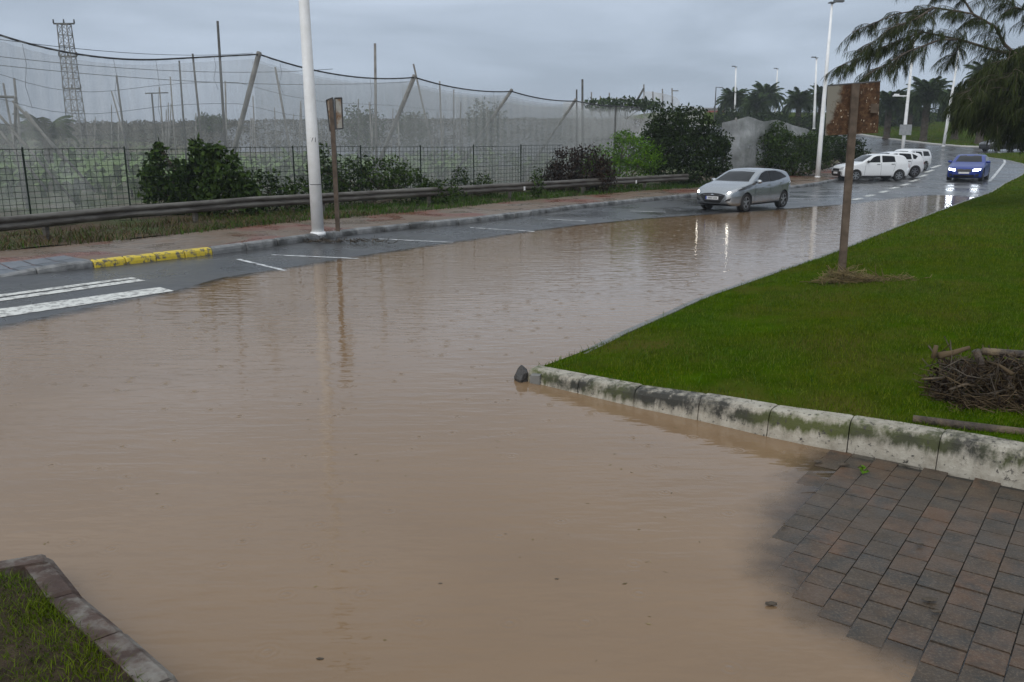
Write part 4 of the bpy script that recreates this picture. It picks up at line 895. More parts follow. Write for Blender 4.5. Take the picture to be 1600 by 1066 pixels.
# ------------------------------------------------------------------ lamp posts and signs
def lamp(name, base, h, r0, r1, label, lean=(0, 0), arm=None, head=True, mat_=None, seam=False, group='lamp posts'):
    root = empty(name, base, label, 'lamp post', group); m = mat_ or M['white_pole']
    top = Vector((lean[0], lean[1], h)); tube_obj('pole', [(0, 0, -.1), top * .25, top * .6, top], [r0, r0 * .9, r0 * .55 + r1 * .45, r1], m, root, 16)
    tube_obj('base_plate', [(0, 0, -.05), (0, 0, .03)], [r0 * 1.25, r0 * 1.2], m, root, 12)
    if head:
        bm = bmesh.new(); a = arm or 1; box(bm, (-.16, -.2, h + .0), (.16, .2, h + .05)); box(bm, (-.05, -.06, h - .06), (.05, .06, h)); 
        for v_ in box(bm, (.1 * a if a > 0 else -.62, -.14, h + .02), (.62 if a > 0 else -.1, .14, h + .14)): v_.co.z += .03
        o = bm_obj('lamp_head', bm, M['lamphead'], root); o.location = (lean[0], lean[1], 0)
    if seam: tube_obj('joint_band', [(0, 0, 1.16), (0, 0, 1.175)], [r0 * 1.0, r0 * 1.0], M['darkmetal'], root, 16)
    return root
p = g(497, 364, .21); lp = lamp('lamp_post', (p.x, p.y, .205), 10.5, .152, .07, 'thick white lamp post on the left pavement', (-.08, 0), seam=True)
cu = bpy.data.curves.new('pole_number', 'FONT'); cu.body = '71'; cu.size = .16; cu.align_x = 'CENTER'
to = bpy.data.objects.new('tmp', cu); COL.objects.link(to); dg = bpy.context.evaluated_depsgraph_get(); tm = bpy.data.meshes.new_from_object(to.evaluated_get(dg)); bpy.data.objects.remove(to)
v3 = np.array([x.co[:] for x in tm.vertices]); ang = v3[:, 0] / .137 - .2; v3 = np.stack([.1385 * np.sin(ang), -.1385 * np.cos(ang), v3[:, 1]], -1)
for x, c in zip(tm.vertices, v3): x.co = c
tm.materials.clear(); tm.materials.append(M['ink']); tm.name = 'pole_number'; o = link('pole_number', tm, lp, (-.015, 0, 2.15)); o.rotation_euler[2] = R(13) + .4
p = g(1277, 280, .2); lamp('lamp_post', (p.x, p.y, B1(p.x, p.y) + .2), aY(1300, 5, p.y).z - B1(p.x, p.y) - .2, .14, .055, 'tall white lamp post at the kerb beyond the silver car', (.02, 0))
p = aY(1408, 256, 72); lp2 = lamp('lamp_post', (p.x, p.y, B1(p.x, 72) + .1), 9.8, .15, .06, 'white lamp post carrying a grey plate behind the white cars')
pl = aY(1415, 203, 71.8) - lp2.location; bm = bmesh.new(); box(bm, (pl.x - .5, -.2, pl.z - .42), (pl.x + .5, -.17, pl.z + .42)); box(bm, (pl.x - .03, -.17, pl.z - .42), (pl.x + .03, -.13, pl.z + .42)); tag(bm_obj('sign_plate', bm, M['greymetal'], lp2), 'grey rectangular plate')
pa = aY(1416, 150, 72) - lp2.location; bm = bmesh.new(); box(bm, (pa.x - 1.1, -.04, pa.z - .04), (pa.x + .05, .04, pa.z + .04)); box(bm, (pa.x - 1.0, -.06, pa.z + .04), (pa.x - .6, .06, pa.z + .16)); bm_obj('arm', bm, M['white_pole'], lp2)
p = aY(1461, 222, 88); lamp('lamp_post', (p.x + .9, p.y, B1(p.x + .9, 88) + .16), 10, .15, .06, 'white lamp post on the far lawn beside the thick palm', (.5, 0))
for px, yt, yb, Y, lb in ((1148, 105, 187, 130, 'leftmost white far lamp post before the round palm'), (1211, 108, 176, 148, 'thin far lamp post rising through the palms'), (1272, 91, 197, 108, 'white far lamp post just left of the tall one')):
    b = aY(px, yb, Y); t = aY(px + (2 if px < 1200 else 4), yt, Y); lamp('lamp_post', (b.x, b.y, b.z - .3), t.z - b.z + .3, .16, .09, lb, (t.x - b.x, 0), -1)
b = aY(1116, 190, 120); t = aY(1117, 136, 120); lp3 = lamp('lamp_post', (b.x, b.y, b.z - .5), t.z - b.z + .5, .09, .06, 'dark slim lamp post left of the palms', (0, 0), head=False, mat_=M['darkmetal'])
hh = t.z - b.z + .5; bm = bmesh.new(); tube(bm, [(0, 0, hh - .04), (.75, 0, hh - .06)], .04, 6); box(bm, (.5, -.1, hh - .12), (.95, .1, hh - .03)); bm_obj('arm', bm, M['darkmetal'], lp3)

# rusty sign on the lawn
p = g(1316, 416, .27); z0 = float(zlawn(np.array([p.x]), np.array([p.y]))[0]); sg = empty('rusty_sign', (p.x, p.y, z0), 'rusty sign board seen from behind on a brown post', 'sign'); D = p.y
tp = aY(1337, 131, D) - sg.location
bm = bmesh.new(); ax_ = tp; n = 6
for k in range(n):
    pass
mt = Matrix(((1, 0, tp.x / tp.z, 0), (0, 1, 0, 0), (0, 0, 1, 0), (0, 0, 0, 1)))
box(bm, (-.06, -.03, -.2), (.06, .03, tp.z), mt); bmesh.ops.bevel(bm, geom=bm.edges[:], offset=.006, segments=1); bm_obj('post', bm, M['rustpost'], sg)
c_ = [aY(px, py, D + .05) - sg.location for px, py in ((1294, 134), (1378, 127), (1374, 208), (1290, 212))]; cen = sum(c_, Vector()) / 4
bm = bmesh.new(); fr_ = [bm.verts.new((c.x - cen.x, .03 + (-.02 + .05 * k), c.z - cen.z)) for k, c in zip((0, 1, 1, 0), c_)]; fc = bm.faces.new(fr_); r_ = bmesh.ops.extrude_face_region(bm, geom=[fc])
for e in r_['geom']:
    if isinstance(e, bmesh.types.BMVert): e.co.y += .018
bmesh.ops.recalc_face_normals(bm, faces=bm.faces[:]); o = bm_obj('board', bm, M['rust'], sg, cen)
bm = bmesh.new(); a, b = c_[0], c_[1]; tube(bm, [a + Vector((0, .02, .0)), b + Vector((0, .07, .0))], .016, 6); bm_obj('top_rim', bm, M['darkmetal'], sg)
bm = bmesh.new(); q_ = aY(1368, 169, D + .02) - sg.location; box(bm, (q_.x - .07, .035, q_.z - .08), (q_.x + .06, .052, q_.z + .07)); bm_obj('patch', bm, M['rustpost'], sg)
# thin boxed sign on the left pavement
p = g(528, 361, .2); sg2 = empty('boxed_sign', (p.x, p.y, .2), 'old narrow framed sign on a thin post beside the white lamp post', 'sign'); D = p.y; tp = aY(520, 200, D) - sg2.location
mt = Matrix(((1, 0, tp.x / tp.z, 0), (0, 1, 0, 0), (0, 0, 1, 0), (0, 0, 0, 1))); bm = bmesh.new(); box(bm, (-.05, -.04, -.1), (.05, .04, (aY(520, 155, D) - sg2.location).z), mt); bm_obj('post', bm, M['rustpost'], sg2)
for k, (x0, x1, ya, yb) in enumerate(((510, 520, 157, 153), (523, 534, 153.5, 153))):
    a, b = aY(x0, ya, D + (.12 if k == 0 else -.02)) - sg2.location, aY(x1, yb, D + (-.02 if k == 0 else .12)) - sg2.location; h = .72; bm = bmesh.new()
    vs = [bm.verts.new(v_) for v_ in (a, b, b - Vector((-.03 if k == 0 else 0, 0, h)), a - Vector((-.05 if k == 0 else 0, 0, h)))]; f_ = bm.faces.new(vs); r_ = bmesh.ops.extrude_face_region(bm, geom=[f_])
    for e in r_['geom']:
        if isinstance(e, bmesh.types.BMVert): e.co += Vector((0, .02, 0))
    bmesh.ops.recalc_face_normals(bm, faces=bm.faces[:]); bm_obj('board', bm, M['signface'], sg2)
    bm = bmesh.new(); cs = [a, b, b - Vector((-.03 if k == 0 else 0, 0, h)), a - Vector((-.05 if k == 0 else 0, 0, h))]
    for i in range(4): tube(bm, [cs[i] + Vector((0, -.012, 0)), cs[(i + 1) % 4] + Vector((0, -.012, 0))], .017, 5)
    bm_obj('frame', bm, M['darkmetal'], sg2)

# ------------------------------------------------------------------ cars
def car(name, loc, rz, Lg, prof, zbp, wp, belt, wheels, rw, pm, label, opts, scale=1.):
    root = empty(name, loc, label, 'car', None, rz); X = lambda s: Lg / 2 - s
    # cubic-smoothed profiles
    ss = sorted(set(list(np.linspace(0, Lg, 64)) + [.015, .03, .06, .1, .15, Lg - .015, Lg - .03, Lg - .06, Lg - .1]))
    def sm(tab, s, r=.05): return np.mean([interp(tab, min(max(s + d, 0), Lg)) for d in (-r, -r / 2, 0, r / 2, r)]) if .05 < s < Lg - .05 else interp(tab, s)
    secs = []; tum = opts.get('tumble', .36)
    for s in ss:
        zt, zb, w, bt_ = sm(prof, s), sm(zbp, s), sm(wp, s), sm(belt, s); rc = min(.11, (zt - zb) * .3); zs = zt - rc; pts = [(0, zb), (w * .7, zb), (w * .93, zb + .02)]
        def yw(z):
            k = np.interp(z, [zb, zb + .12, .52, bt_ - .08, bt_], [.955, .985, 1., .985, .955]) * w
            if z > bt_: k -= (z - bt_) * tum
            return k
        for t in np.linspace(0, 1, 12): z = zb + .06 + (zs - zb - .06) * t; pts.append((yw(z), z))
        y_s = yw(zs)
        for a in (.35, .7, 1.05, 1.4): pts.append((y_s - rc * 1.15 * (1 - math.cos(a)), zs + rc * .78 * math.sin(a)))
        ye, ze = pts[-1]
        for t in (.35, .7): pts.append((ye * (1 - t), ze + (zt - ze) * (1 - (1 - t) ** 2)))
        pts.append((0, zt)); full = pts + [(-y, z) for y, z in pts[-2:0:-1]]; secs.append([(X(s), y, z) for y, z in full])
    bm = bmesh.new(); rings = [[bm.verts.new(p) for p in sec] for sec in secs]; K = len(rings[0])
    for a, b in zip(rings, rings[1:]):
        for j in range(K): bm.faces.new((a[j], a[(j + 1) % K], b[(j + 1) % K], b[j]))
    bm.faces.new(rings[0]); bm.faces.new(rings[-1][::-1]); bmesh.ops.recalc_face_normals(bm, faces=bm.faces[:]); bv = BVHTree.FromBMesh(bm)
    body = bm_obj('body', bm, pm, root, smooth=True); bme = body.data
    W2 = max(w for _, w in wp); cb = bmesh.new()
    for s in wheels:
        for sd in (-1, 1):
            r = bmesh.ops.create_cone(cb, cap_ends=True, segments=28, radius1=rw * 1.13, radius2=rw * 1.13, depth=.62, matrix=Matrix.Translation((X(s), sd * (W2 + .06), rw + .01)) @ Matrix.Rotation(math.pi / 2, 4, 'X'))
    cme = bpy.data.meshes.new('cut'); cb.to_mesh(cme); cb.free(); co = bpy.data.objects.new('cut', cme); COL.objects.link(co)
    md = body.modifiers.new('b', 'BOOLEAN'); md.operation = 'DIFFERENCE'; md.solver = 'EXACT'; md.object = co
    keep_m = body.matrix_world.copy(); body.parent = None; dg = bpy.context.evaluated_depsgraph_get(); dg.update(); nm = bpy.data.meshes.new_from_object(body.evaluated_get(dg)); body.modifiers.clear(); body.data = nm; body.parent = root
    bpy.data.objects.remove(co); bpy.data.meshes.remove(bme)
    try: nm.shade_smooth(); nm.set_sharp_from_angle(angle=R(38))
    except Exception: pass
    def cast(o, d):
        h = bv.ray_cast(Vector(o), Vector(d)); 
        if h[0] is None: h = bv.find_nearest(Vector(o))
        return h[0]
    def patch(nm_, bot, top, axis, m, off=.006, n=14, r=6, parent=root, both=False):
        res = []
        for sd in ((1, -1) if both else (1,)):
            bt2, tp2 = np.array(bot, float), np.array(top, float); tb = np.linspace(0, 1, len(bt2)); tt_ = np.linspace(0, 1, len(tp2)); u = np.linspace(0, 1, n); v = []
            b2 = np.stack([np.interp(u, tb, bt2[:, k]) for k in (0, 1)], -1); t2 = np.stack([np.interp(u, tt_, tp2[:, k]) for k in (0, 1)], -1)
            for j in range(r + 1):
                for i in range(n):
                    c = b2[i] + (t2[i] - b2[i]) * j / r
                    if axis == 'side': o = (X(c[0]), sd * 3, c[1]); d = (0, -sd, 0)
                    elif axis == 'front': o = (Lg, c[0] * sd, c[1]); d = (-1, 0, 0)
                    elif axis == 'rear': o = (-Lg, c[0] * sd, c[1]); d = (1, 0, 0)
                    else: o = (X(c[0]), c[1] * sd, 4); d = (0, 0, -1)
                    h = cast(o, d); v.append(Vector(h) - Vector(d) * off)
            f = [(j * n + i, j * n + i + 1, (j + 1) * n + i + 1, (j + 1) * n + i) for j in range(r) for i in range(n - 1)]
            me = mesh_np(nm_, [tuple(p) for p in v], f, m, True); res.append(link(nm_, me, parent))
        return res
    # wheels
    for s in wheels:
        for sd in (-1, 1):
            c = Vector((X(s), sd * (W2 - .115), rw)); bm = bmesh.new(); pr = [(rw * .66, -.09), (rw * .93, -.1), (rw, -.07), (rw, .07), (rw * .93, .1), (rw * .66, .09)]; seg = 28; rg_ = []
            for k in range(seg): a = 2 * math.pi * k / seg; rg_.append([bm.verts.new((r * math.cos(a), y, r * math.sin(a))) for r, y in pr])
            for k in range(seg):
                for j in range(len(pr)): bm.faces.new((rg_[k][j], rg_[k][(j + 1) % 6], rg_[(k + 1) % seg][(j + 1) % 6], rg_[(k + 1) % seg][j]))
            wh = empty('wheel', c); wh.parent = root; bmesh.ops.recalc_face_normals(bm, faces=bm.faces[:]); bm_obj('tyre', bm, M['tyre'], wh, smooth=False)
            bm = bmesh.new(); bmesh.ops.create_cone(bm, cap_ends=True, segments=24, radius1=rw * .67, radius2=rw * .67, depth=.02, matrix=Matrix.Translation((0, sd * .03, 0)) @ Matrix.Rotation(math.pi / 2, 4, 'X')); bm_obj('wheel_back', bm, M['black'], wh)
            bm = bmesh.new(); tube(bm, [(0, sd * .03, 0), (0, sd * .085, 0)], rw * .16, 10)
            for k in range(opts.get('spokes', 5)):
                a = 2 * math.pi * k / opts.get('spokes', 5); mt = Matrix.Rotation(a, 4, 'Y'); box(bm, (-rw * .075, .045 if sd > 0 else -.08, 0), (rw * .075, .08 if sd > 0 else -.045, rw * .66), mt)
            for k in range(24):
                a0, a1 = 2 * math.pi * k / 24, 2 * math.pi * (k + 1) / 24; vs = [bm.verts.new((r * math.cos(a), sd * .088, r * math.sin(a))) for r, a in ((rw * .60, a0), (rw * .69, a0), (rw * .69, a1), (rw * .60, a1))]; bm.faces.new(vs)
            bm_obj('rim', bm, M['black'] if opts.get('dark_rims') else M['rim'], wh)
            bm = bmesh.new(); bmesh.ops.create_cone(bm, cap_ends=True, segments=20, radius1=rw * 1.08, radius2=rw * 1.08, depth=.02, matrix=Matrix.Translation((X(s), sd * (W2 - .22), rw + .01)) @ Matrix.Rotation(math.pi / 2, 4, 'X')); bm_obj('wheel_well', bm, M['black'], root)
    for nm_, b, t, m, pn in opts.get('side', ()):
        for o in patch(nm_, b, t, 'side', M[m] if isinstance(m, str) else m, both=True, off=.003 if nm_ == 'window_trim' else .008, n=24): pass
    for nm_, b, t, m, both in opts.get('front', ()): patch(nm_, b, t, 'front', M[m] if isinstance(m, str) else m, both=both, off={'plate': .02, 'headlight_lamp': .016, 'chrome_bar': .014, 'emblem': .02}.get(nm_, .008))
    for nm_, b, t, m, both in opts.get('rear', ()): patch(nm_, b, t, 'rear', M[m] if isinstance(m, str) else m, both=both, off=.008)
    # mirrors
    ms = opts['mirror']
    for sd in (-1, 1):
        h = cast((X(ms[0]), sd * 3, ms[1]), (0, -sd, 0)); bm = bmesh.new(); bmesh.ops.create_icosphere(bm, subdivisions=2, radius=1)
        for v_ in bm.verts: v_.co = Vector((v_.co.x * .07 - .02 * abs(v_.co.y), v_.co.y * .12, v_.co.z * .075)) + Vector((X(ms[0]), h.y + sd * .11, ms[1] + .03))
        bm_obj('mirror', bm, pm if opts.get('mirror_paint', True) else M['black'], root, smooth=True)
    for s, z in opts.get('handles', ()):
        for sd in (-1, 1):
            h = cast((X(s), sd * 3, z), (0, -sd, 0)); bm = bmesh.new(); box(bm, (X(s) - .09, h.y - .012, z - .016), (X(s) + .09, h.y + .025, z + .016)); bmesh.ops.bevel(bm, geom=bm.edges[:], offset=.008, segments=1); bm_obj('door_handle', bm, M['black'] if opts.get('dark_handles') else pm, root)
    for a, b in opts.get('seams', ()):
        for sd in (-1, 1):
            v = []
            for k in range(12):
                s = a[0] + (b[0] - a[0]) * k / 11; z = a[1] + (b[1] - a[1]) * k / 11; dx = .006 if abs(b[0] - a[0]) < .3 else 0; dz = 0 if dx else .006
                for e in (-1, 1): h = cast((X(s + e * dx), sd * 3, z + e * dz), (0, -sd, 0)); v.append((h.x, h.y + sd * .003, h.z))
            link('door_seam', mesh_np('door_seam', v, [(2 * k, 2 * k + 1, 2 * k + 3, 2 * k + 2) for k in range(11)], M['black']), root)
    root.scale = (scale,) * 3; return root, patch, X, cast
hp = [(0, .60), (.03, .68), (.1, .74), (.3, .84), (.7, .95), (1.05, 1.02), (1.2, 1.05), (1.6, 1.24), (1.95, 1.39), (2.25, 1.455), (2.6, 1.475), (3.0, 1.465), (3.5, 1.42), (3.85, 1.36), (3.97, 1.29), (4.1, 1.08), (4.2, .95), (4.27, .8), (4.3, .65)]
hzb = [(0, .36), (.06, .24), (.3, .19), (1, .19), (3.5, .2), (4.1, .26), (4.3, .42)]
hw = [(0, .5), (.02, .6), (.06, .68), (.15, .765), (.35, .84), (.7, .88), (1.1, .89), (3.3, .89), (3.8, .86), (4.1, .79), (4.22, .7), (4.3, .55)]
hb = [(0, .74), (1.2, .94), (2.5, .99), (3.6, 1.06), (4.3, 1.04)]
hopt = dict(
    side=[('window_trim', [(1.5, .97), (2.1, .995), (2.7, 1.01), (3.68, 1.13)], [(1.56, 1.04), (1.98, 1.305), (2.3, 1.385), (2.95, 1.385), (3.35, 1.315), (3.7, 1.17)], 'black', 0), ('side_window', [(1.55, .99), (2.42, 1.02)], [(1.62, 1.05), (2.0, 1.28), (2.2, 1.345), (2.42, 1.37)], 'glass', 0), ('side_window', [(2.5, 1.025), (3.1, 1.05), (3.6, 1.15)], [(2.5, 1.37), (2.95, 1.36), (3.3, 1.30), (3.62, 1.17)], 'glass', 0), ('sill_trim', [(1.1, .215), (3.1, .215)], [(1.1, .27), (3.1, .27)], 'black', 0)],
    front=[('cowl', [(-.7, 1.035), (0, 1.03), (.7, 1.035)], [(-.68, 1.065), (0, 1.055), (.68, 1.065)], 'black', False), ('windscreen', [(-.67, 1.065), (0, 1.055), (.67, 1.065)], [(-.52, 1.385), (0, 1.425), (.52, 1.385)], 'glass', False), ('grille', [(-.32, .32), (0, .31), (.32, .32)], [(-.52, .60), (-.3, .645), (0, .66), (.3, .645), (.52, .60)], 'black', False), ('lower_intake', [(-.6, .225), (0, .21), (.6, .225)], [(-.62, .275), (0, .27), (.62, .275)], 'black', False),
           ('headlight', [(.54, .62), (.68, .63), (.8, .72)], [(.52, .68), (.66, .76), (.83, .84)], 'lampoff', True), ('headlight_lamp', [(.585, .655), (.625, .645), (.67, .665)], [(.585, .685), (.63, .725), (.675, .71)], 'lampon', True), ('fog_light', [(.5, .36), (.68, .40)], [(.56, .44), (.71, .50)], 'black', True), ('chrome_bar', [(-.36, .575), (.36, .575)], [(-.37, .592), (.37, .592)], 'chrome', False), ('chrome_bar', [(-.3, .405), (.3, .405)], [(-.31, .418), (.31, .418)], 'chrome', False), ('emblem', [(-.06, .585), (0, .57), (.06, .585)], [(-.06, .61), (0, .625), (.06, .61)], 'chrome', False), ('plate', [(-.26, .43), (.26, .43)], [(-.26, .54), (.26, .54)], 'plate', False)],
    rear=[('rear_window', [(-.55, 1.08), (.55, 1.08)], [(-.5, 1.3), (.5, 1.3)], 'glass', False), ('tail_light', [(.5, .85), (.76, .86)], [(.55, 1.0), (.76, 1.02)], 'tail', True)],
    mirror=(1.5, 1.0), handles=[(2.3, .88), (3.15, .93)], seams=[((1.35, .3), (1.42, .95)), ((2.46, .25), (2.46, 1.0)), ((3.25, .5), (3.4, 1.05)), ((1.4, .27), (3.1, .27))], spokes=5, tumble=.38)
sc_a = R(222)
cc = g(1158, 323); p1 = Vector((8.9, 31.6, 0)); p1 = aY(1160, 322, 30.6); cen = Vector((p1.x + .05, 30.6, 0)); cz0 = zr1(cen.x, cen.y)
sv, patch, X_, cast_ = car('silver_hatchback', (cen.x, cen.y, cz0), R(224), 4.3, hp, hzb, hw, hb, (.86, 3.5), .315, M['silver'], 'silver hatchback with lit headlights at the edge of the flood', hopt, .96)
patch('plate_band', [(-.26, .43), (-.215, .43)], [(-.26, .54), (-.215, .54)], 'front', M['platblue'], off=.022)
# tie plate characters as flat print strokes
for k, x in enumerate((-.16, -.11, -.06, -.01, .07, .12, .17)): patch('plate_character', [(x, .455), (x + .026, .455)], [(x, .515), (x + .026, .515)], 'front', M['ink'], off=.0225, n=2, r=1)
# white hatchback
wp_ = [(0, .62), (.03, .72), (.1, .8), (.3, .9), (.7, .98), (1.0, 1.03), (1.15, 1.07), (1.6, 1.33), (1.85, 1.46), (2.15, 1.515), (2.6, 1.53), (3.2, 1.5), (3.6, 1.45), (3.75, 1.36), (3.88, 1.1), (3.98, 1.0), (4.04, .85), (4.07, .7)]
ww_ = [(0, .52), (.02, .62), (.06, .7), (.15, .77), (.35, .83), (.7, .86), (3.3, .865), (3.7, .84), (3.95, .77), (4.07, .6)]
wzb = [(0, .36), (.06, .26), (.3, .22), (1, .22), (3.4, .23), (3.9, .28), (4.07, .42)]; wb = [(0, .8), (1.1, 1.0), (2.5, 1.02), (4.07, 1.06)]
def wopt(rails=False):
    return dict(side=[('side_window', [(1.45, 1.04), (2.2, 1.05)], [(1.55, 1.1), (1.82, 1.33), (2.0, 1.4), (2.2, 1.415)], 'glass', 0), ('side_window', [(2.32, 1.05), (3.1, 1.07)], [(2.32, 1.42), (2.9, 1.4), (3.05, 1.37)], 'glass', 0), ('sill_trim', [(1.15, .25), (2.9, .25)], [(1.15, .3), (2.9, .3)], 'black', 0)],
        front=[('windscreen', [(-.66, 1.09), (0, 1.08), (.66, 1.09)], [(-.53, 1.43), (0, 1.46), (.53, 1.43)], 'glass', False), ('grille', [(-.42, .56), (.42, .56)], [(-.42, .7), (.42, .7)], 'black', False), ('bumper', [(-.68, .27), (0, .25), (.68, .27)], [(-.68, .55), (0, .54), (.68, .55)], 'black', False), ('headlight', [(.46, .62), (.7, .64)], [(.46, .75), (.74, .82)], 'lampoff', True), ('plate', [(-.26, .4), (.26, .4)], [(-.26, .51), (.26, .51)], 'plate', False)],
        rear=[('rear_window', [(-.55, 1.1), (.55, 1.1)], [(-.5, 1.38), (.5, 1.38)], 'glass', False), ('tail_light', [(.6, .75), (.76, .76)], [(.6, 1.02), (.76, 1.02)], 'tail', True), ('bumper', [(-.7, .3), (.7, .3)], [(-.7, .52), (.7, .52)], 'black', False), ('plate', [(-.26, .62), (.26, .62)], [(-.26, .73), (.26, .73)], 'plate', False)],
        mirror=(1.45, 1.06), mirror_paint=False, handles=[(2.1, .93), (2.95, .95)], dark_handles=True, seams=[((1.3, .32), (1.36, .98)), ((2.26, .27), (2.26, 1.03)), ((3.0, .55), (3.13, 1.05))], spokes=6, tumble=.3)
c1 = aY(1361, 284, 48.3); car('white_hatchback', (c1.x, 48.6, zr1(c1.x, 48.6)), R(184), 4.07, wp_, wzb, ww_, wb, (.82, 3.38), .31, M['whitecar'], 'white hatchback with dark bumper parked nearest in the bays', wopt(), .97)
c2 = aY(1397, 283, 50.6); wo2 = wopt(); wo2['side'] = wo2['side'] + [('quarter_window', [(3.2, 1.09), (3.35, 1.08)], [(3.14, 1.4), (3.5, 1.25)], 'glass', 0)]
car('white_hatchback', (c2.x - .05, 51.6, zr1(c2.x, 51.6)), R(186), 4.07, wp_, wzb, ww_, wb, (.82, 3.38), .33, M['whitecar'], 'white hatchback mostly hidden behind the nearest white one', wo2, .97)
ep = [(0, .65), (.03, .78), (.12, .88), (.4, .95), (1.0, 1.02), (1.2, 1.08), (1.6, 1.4), (1.85, 1.56), (2.2, 1.62), (3.5, 1.62), (4.1, 1.58), (4.25, 1.52), (4.36, 1.1), (4.44, .95), (4.48, .7)]
ew = [(0, .6), (.03, .72), (.1, .79), (.3, .84), (.7, .86), (3.9, .86), (4.25, .82), (4.42, .76), (4.48, .68)]
eo = wopt(); eo['rear'] = [('rear_window', [(-.6, 1.06), (.6, 1.06)], [(-.52, 1.44), (.52, 1.44)], 'glass', False), ('tail_light', [(.66, .8), (.76, .8)], [(.66, 1.02), (.74, 1.02)], 'tail', True), ('bumper', [(-.74, .34), (.74, .34)], [(-.74, .62), (.74, .62)], 'black', False)]
eo['side'] = eo['side'] + [('quarter_window', [(3.25, 1.07), (4.1, 1.07)], [(3.25, 1.43), (3.95, 1.41)], 'glass', 0)]
c3 = aY(1424, 268, 56); car('white_estate_car', (c3.x, 57.0, zr1(c3.x, 57.0)), R(212), 4.48, ep, [(0, .4), (.1, .3), (4.3, .32), (4.48, .45)], ew, [(0, .85), (1.2, 1.02), (4.48, 1.04)], (.85, 3.6), .33, M['whitecar'], 'white boxy estate car parked farthest in the bays', eo, .86)
# blue saloon
bp = [(0, .58), (.03, .68), (.1, .74), (.4, .83), (.9, .92), (1.35, .98), (1.5, 1.01), (1.9, 1.2), (2.3, 1.38), (2.6, 1.425), (2.95, 1.43), (3.3, 1.39), (3.75, 1.22), (4.05, 1.1), (4.45, 1.06), (4.56, .98), (4.62, .8), (4.64, .65)]
bw = [(0, .52), (.02, .62), (.06, .72), (.15, .8), (.35, .86), (.7, .9), (1.1, .905), (3.5, .905), (4.1, .88), (4.45, .8), (4.64, .6)]
bo = dict(side=[('side_window', [(1.75, .97), (2.65, .985)], [(1.85, 1.03), (2.25, 1.26), (2.45, 1.325), (2.65, 1.34)], 'glass', 0), ('side_window', [(2.72, .985), (3.6, 1.03)], [(2.72, 1.34), (3.1, 1.32), (3.65, 1.12)], 'glass', 0)],
    front=[('windscreen', [(-.66, 1.03), (0, 1.02), (.66, 1.03)], [(-.54, 1.35), (0, 1.385), (.54, 1.35)], 'glass', False), ('grille', [(-.34, .53), (0, .5), (.34, .53)], [(-.36, .66), (-.1, .675), (0, .645), (.1, .675), (.36, .66)], 'black', False), ('lower_intake', [(-.5, .25), (0, .23), (.5, .25)], [(-.52, .37), (0, .36), (.52, .37)], 'black', False), ('side_intake', [(.56, .27), (.72, .3)], [(.56, .4), (.74, .43)], 'black', True), ('headlight', [(.44, .56), (.74, .6)], [(.44, .66), (.78, .7)], 'lampblue', True), ('plate', [(-.26, .42), (.26, .42)], [(-.26, .52), (.26, .52)], 'plate', False)],
    rear=[('rear_window', [(-.55, 1.12), (.55, 1.12)], [(-.5, 1.33), (.5, 1.33)], 'glass', False), ('tail_light', [(.5, .82), (.78, .82)], [(.5, .95), (.78, .95)], 'tail', True)],
    mirror=(1.75, .99), handles=[(2.55, .87), (3.4, .9)], seams=[((1.5, .3), (1.6, .95)), ((2.68, .25), (2.68, .97))], spokes=5, tumble=.4)
c4 = aY(1511, 285, 48.6); car('blue_saloon', (c4.x + .25, 49.0, zr1(c4.x + .2, 49.0) ), R(236), 4.64, bp, [(0, .34), (.06, .22), (.3, .17), (4.3, .2), (4.64, .4)], bw, [(0, .72), (1.5, .93), (3.5, 1.0), (4.64, 1.02)], (.8, 3.6), .33, M['blue'], 'blue saloon with bright headlights driving round the bend', bo)
c5 = aY(1568, 234, 80.); car('black_hatchback', (c5.x, 80., zr1(c5.x, 80.)), R(190), 4.3, hp, hzb, hw, hb, (.86, 3.5), .315, M['blackcar'], 'black car half hidden behind the hanging needle foliage', dict(hopt, dark_rims=True, front=[x for x in hopt['front'] if x[0] not in ('headlight_lamp', 'emblem', 'plate')]))

# ------------------------------------------------------------------ washed-up debris
def straw_heap(name, pts_fn, n, lmin, lmax, w, m, parent=None, label=None, cat=None, kind=None, flat=.35):
    v = []; f = []
    for i in range(n):
        p = Vector(pts_fn()); d = Vector((random.gauss(0, 1), random.gauss(0, 1), random.gauss(0, flat))).normalized(); l = random.uniform(lmin, lmax); s = d.cross(Vector((random.gauss(0, 1), random.gauss(0, 1), random.gauss(0, 1)))).normalized() * w * random.uniform(.5, 1.6); bend = Vector((random.gauss(0, .12), random.gauss(0, .12), random.gauss(-.05, .1))) * l
        a, b, c = p - d * l / 2, p + bend, p + d * l / 2; u = d.cross(s); k = len(v)
        v += [tuple(x) for x in (a - s, a + s, a + u, b - s, b + s, b + u, c - s, c + s, c + u)]
        for q0 in (0, 3): f += [(k + q0 + j, k + q0 + (j + 1) % 3, k + q0 + 3 + (j + 1) % 3, k + q0 + 3 + j) for j in range(3)]
    o = link(name, mesh_np(name, v, f, m), parent); return tag(o, label, cat, kind=kind)
def zl(x, y): return float(zlawn(np.array([x]), np.array([y]))[0])
hx, hy = g(1318, 432, .3)[:2]
def heap1():
    r = random.gauss(0, 1); x = hx + random.gauss(0, .2) + (random.random() < .4) * random.uniform(0, .85); y = hy + random.gauss(0, .13); return (x, y, zl(x, y) + abs(random.gauss(0, 1)) * .09 * math.exp(-((x - hx) / .35) ** 2) + random.uniform(.0, .04))
straw_heap('straw_heap', heap1, 420, .12, .5, .0045, M['straw'], None, 'heap of washed-up straw round the foot of the rusty sign', 'debris')
